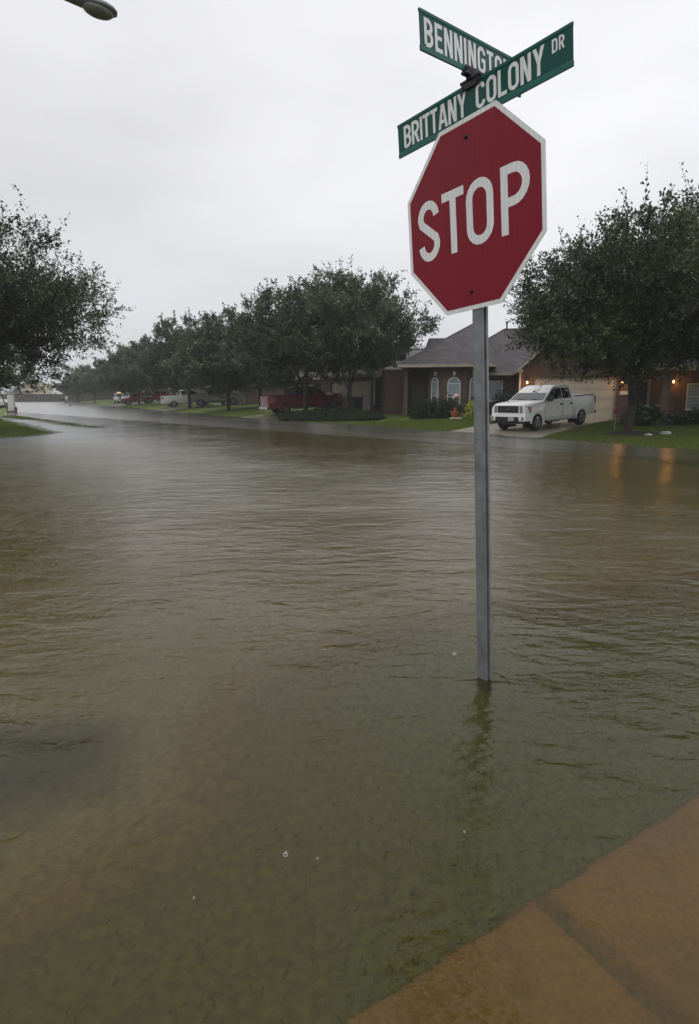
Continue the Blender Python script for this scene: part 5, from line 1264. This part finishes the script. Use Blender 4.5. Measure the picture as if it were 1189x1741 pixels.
        m.build('plate_print', M['plate_dark'], pl)
        for s_ in (1, -1):
            m = MB(); m.lathe([(.05,.012),(.075,.012),(.08,0)], 16, Matrix.Translation((F0+.075,s_*.775,.60)) @ Matrix.Rotation(R(90),4,'Y')); m.lathe([(0,.004),(.05,.004)], 16, Matrix.Translation((F0+.08,s_*.775,.60)) @ Matrix.Rotation(R(90),4,'Y')); m.build('fog_light', M['black'], bmp)
        m = MB(); m.box(-3.26,-3.08,-.93,.93,.50,.66); m.build('rear_bumper', M['chrome'], t, bevel=.02)
        m = MB(); m.box(-3.125,-3.10,-.76,.76,.74,1.37); tg = m.build('tailgate', P, t, bevel=.01)
        m = MB(); m.cbox(-3.13,0,1.25,.02,.24,.07); m.build('tailgate_handle', M['black'], tg)
        m = MB(); m.box(-3.0,-1.15,.775,.93,1.405,1.432); m.box(-3.0,-1.15,-.93,-.775,1.405,1.432); m.box(-3.06,-3.0,-.93,.93,1.402,1.425); m.build('bed_rail', M['black'], t)
        m = MB(); m.cbox(-3.272,0,.58,.01,.3,.15); m.build('licence_plate', M['plate'], t)
        m = MB(); m.tube((-2.75,-.70,.42),(-2.95,-.90,.40),.045,.045,10); m.build('exhaust', M['chrome'], t)
    else:
        m = MB(); m.box(2.36,2.47,-.62,.62,.62,.86); m.build('grille', M['black'], t, bevel=.01)
        for s_ in (1, -1):
            m = MB(); m.box(2.22,2.45,min(s_*.64,s_*.88),max(s_*.64,s_*.88),.70,.90); m.build('headlight', M['head'], t, bevel=.02)
            m = MB(); m.box(-2.46,-2.34,min(s_*.72,s_*.90),max(s_*.72,s_*.90),.80,1.12); m.build('tail_light', M['tail'], t, bevel=.01)
        m = MB(); m.box(2.38,2.54,-.90,.90,.40,.60); m.build('bumper', P, t, bevel=.03); m = MB(); m.box(-2.54,-2.38,-.90,.90,.42,.64); m.build('bumper', P, t, bevel=.03)
        m = MB(); m.cbox(-2.545,0,.75,.01,.3,.15); m.build('licence_plate', M['plate'], t)
        for s_ in (1, -1): m = MB(); m.tube((-.1,s_*.62,roof+.06),(-1.8,s_*.62,roof+.06),.018,.018,6); m.build('roof_rail', M['black'], t)
    return t
make_vehicle('pickup_truck', 'white extended cab pickup parked on the driveway before the wide garage', 'white_paint', 'pickup', (8.85, 28.6), math.radians(-140.5)).scale = (.95,.95,.955)
make_vehicle('pickup_truck', 'dark red pickup parked behind the two trees, its tail towards the water', 'red_paint', 'pickup', (-3.35, 47.0), math.atan2(.44,.9))
make_vehicle('pickup_truck', 'white pickup seen from its tail, half behind the silver pickup', 'white_paint', 'pickup', (-19.3, 75.5), math.atan2(.36,.93), detail=False)
make_vehicle('pickup_truck', 'silver grey pickup parked side on behind the thin tree trunk', 'silver_paint', 'pickup', (-15.2, 72.5), math.atan2(.10,.99), detail=True)
t = make_vehicle('pickup_truck', 'bright red pickup with white lettering on its side, far down the street', 'bright_red_paint', 'pickup', (-30.0, 100.5), math.atan2(.3,.95), detail=False)
m = MB()
for k in range(9): m.box(-2.6+k*.13, -2.52+k*.13, -.995, -.984, .98, 1.14)
m.build('side_lettering', M['plate'], t)
make_vehicle('parked_car', 'red car in front of the bright red pickup, its pale nose towards the tree trunk', 'bright_red_paint', 'suv', (-33.6, 99.5), math.atan2(-.4,-.9), detail=False)
t = make_vehicle('utility_vehicle', 'white sport utility car with lit orange beacons on its roof, leftmost of the parked row', 'white_paint', 'suv', (-40.9, 112.5), math.atan2(-.85,.5), detail=False)
for y in (-.45,-.1,.45): m = MB(); m.lathe([(0,.16),(.07,.15),(.09,.02),(.09,0)], 10, Matrix.Translation((-.3,y,1.80))); m.build('beacon', M['beacon'], t)
make_vehicle('utility_vehicle', 'white sport utility car between the beacon car and the red vehicles', 'white_paint', 'suv', (-37.2, 109.5), math.atan2(.3,.95), detail=False)
make_vehicle('parked_car', 'white car cut by the left edge of the picture behind the lawn', 'white_paint', 'suv', (-44.5, 78.0), math.atan2(.8,.6), detail=False)

# ------------------------------------------------------------------ raindrop splashes
spl = []
def splash(x, y, s_, label):
    m = MB(); K = 14; V = []; F = []
    for k in range(K):
        a = 2*math.pi*k/K; hgt = s_*(.45+.35*math.sin(k*2.3)); 
        V += [(s_*.62*math.cos(a), s_*.62*math.sin(a), -.002), (s_*.85*math.cos(a), s_*.85*math.sin(a), hgt), (s_*.92*math.cos(a), s_*.92*math.sin(a), -.002)]
    for k in range(K):
        j = (k+1) % K; F += [(k*3, j*3, j*3+1, k*3+1), (k*3+1, j*3+1, j*3+2, k*3+2)]
    m.add(V, F); m.ell((s_*.1, 0, s_*1.5), (s_*.16,)*3, 8, 6); m.ell((s_*.7, s_*.3, s_*1.0), (s_*.1,)*3, 8, 6)
    o = m.build('rain_splash', M['drop'], smooth=True); o.location = (x, y, .001); tag(o, label, 'splash', 'rain splashes on the water')
dm, dnt, db = newmat('water_drop'); db.inputs['Base Color'].default_value = (.9,.9,.88,1); db.inputs['Roughness'].default_value = .08; db.inputs['Transmission Weight'].default_value = .55; db.inputs['IOR'].default_value = 1.33; M['drop'] = dm
def unproj(u, v):
    ct, st_ = math.cos(R(10.653)), math.sin(R(10.653)); X = u-594.5; c = -(v-870.5); Y = 1050*ct+c*st_; Z = -1050*st_+c*ct; k = -1.6/Z; return X*k, Y*k
for u, v, s_, lab in ((773,1113,.017,'crown shaped rain splash left of the sign post'),(486,1454,.012,'rain splash in the lower middle of the water'),(790,1415,.006,'tiny rain splash above the sidewalk corner'),
    (553,1106,.008,'small rain splash farther left of the sign post'),(1165,1052,.007,'tiny rain splash near the right edge'),(330,1527,.005,'tiny rain splash in the lower left water'),(540,1460,.005,'tiny rain splash just right of the lower middle one')):
    x, y = unproj(u, v); splash(x, y, s_*.85, lab)

# ------------------------------------------------------------------ haze
hm = bpy.data.materials.new('haze'); hm.use_nodes = True; nt = hm.node_tree; nt.nodes.clear()
ho = N(nt, 'ShaderNodeOutputMaterial'); pv = N(nt, 'ShaderNodeVolumePrincipled'); pv.inputs['Color'].default_value = (.86,.88,.93,1); pv.inputs['Density'].default_value = .0009; pv.inputs['Anisotropy'].default_value = .2
L(nt, pv.outputs[0], ho.inputs['Volume'])
m = MB(); m.box(-2000, 2500, -2600, 3600, -1.4, 15.0); o = m.build('haze', hm); tag(o, kind='stuff')
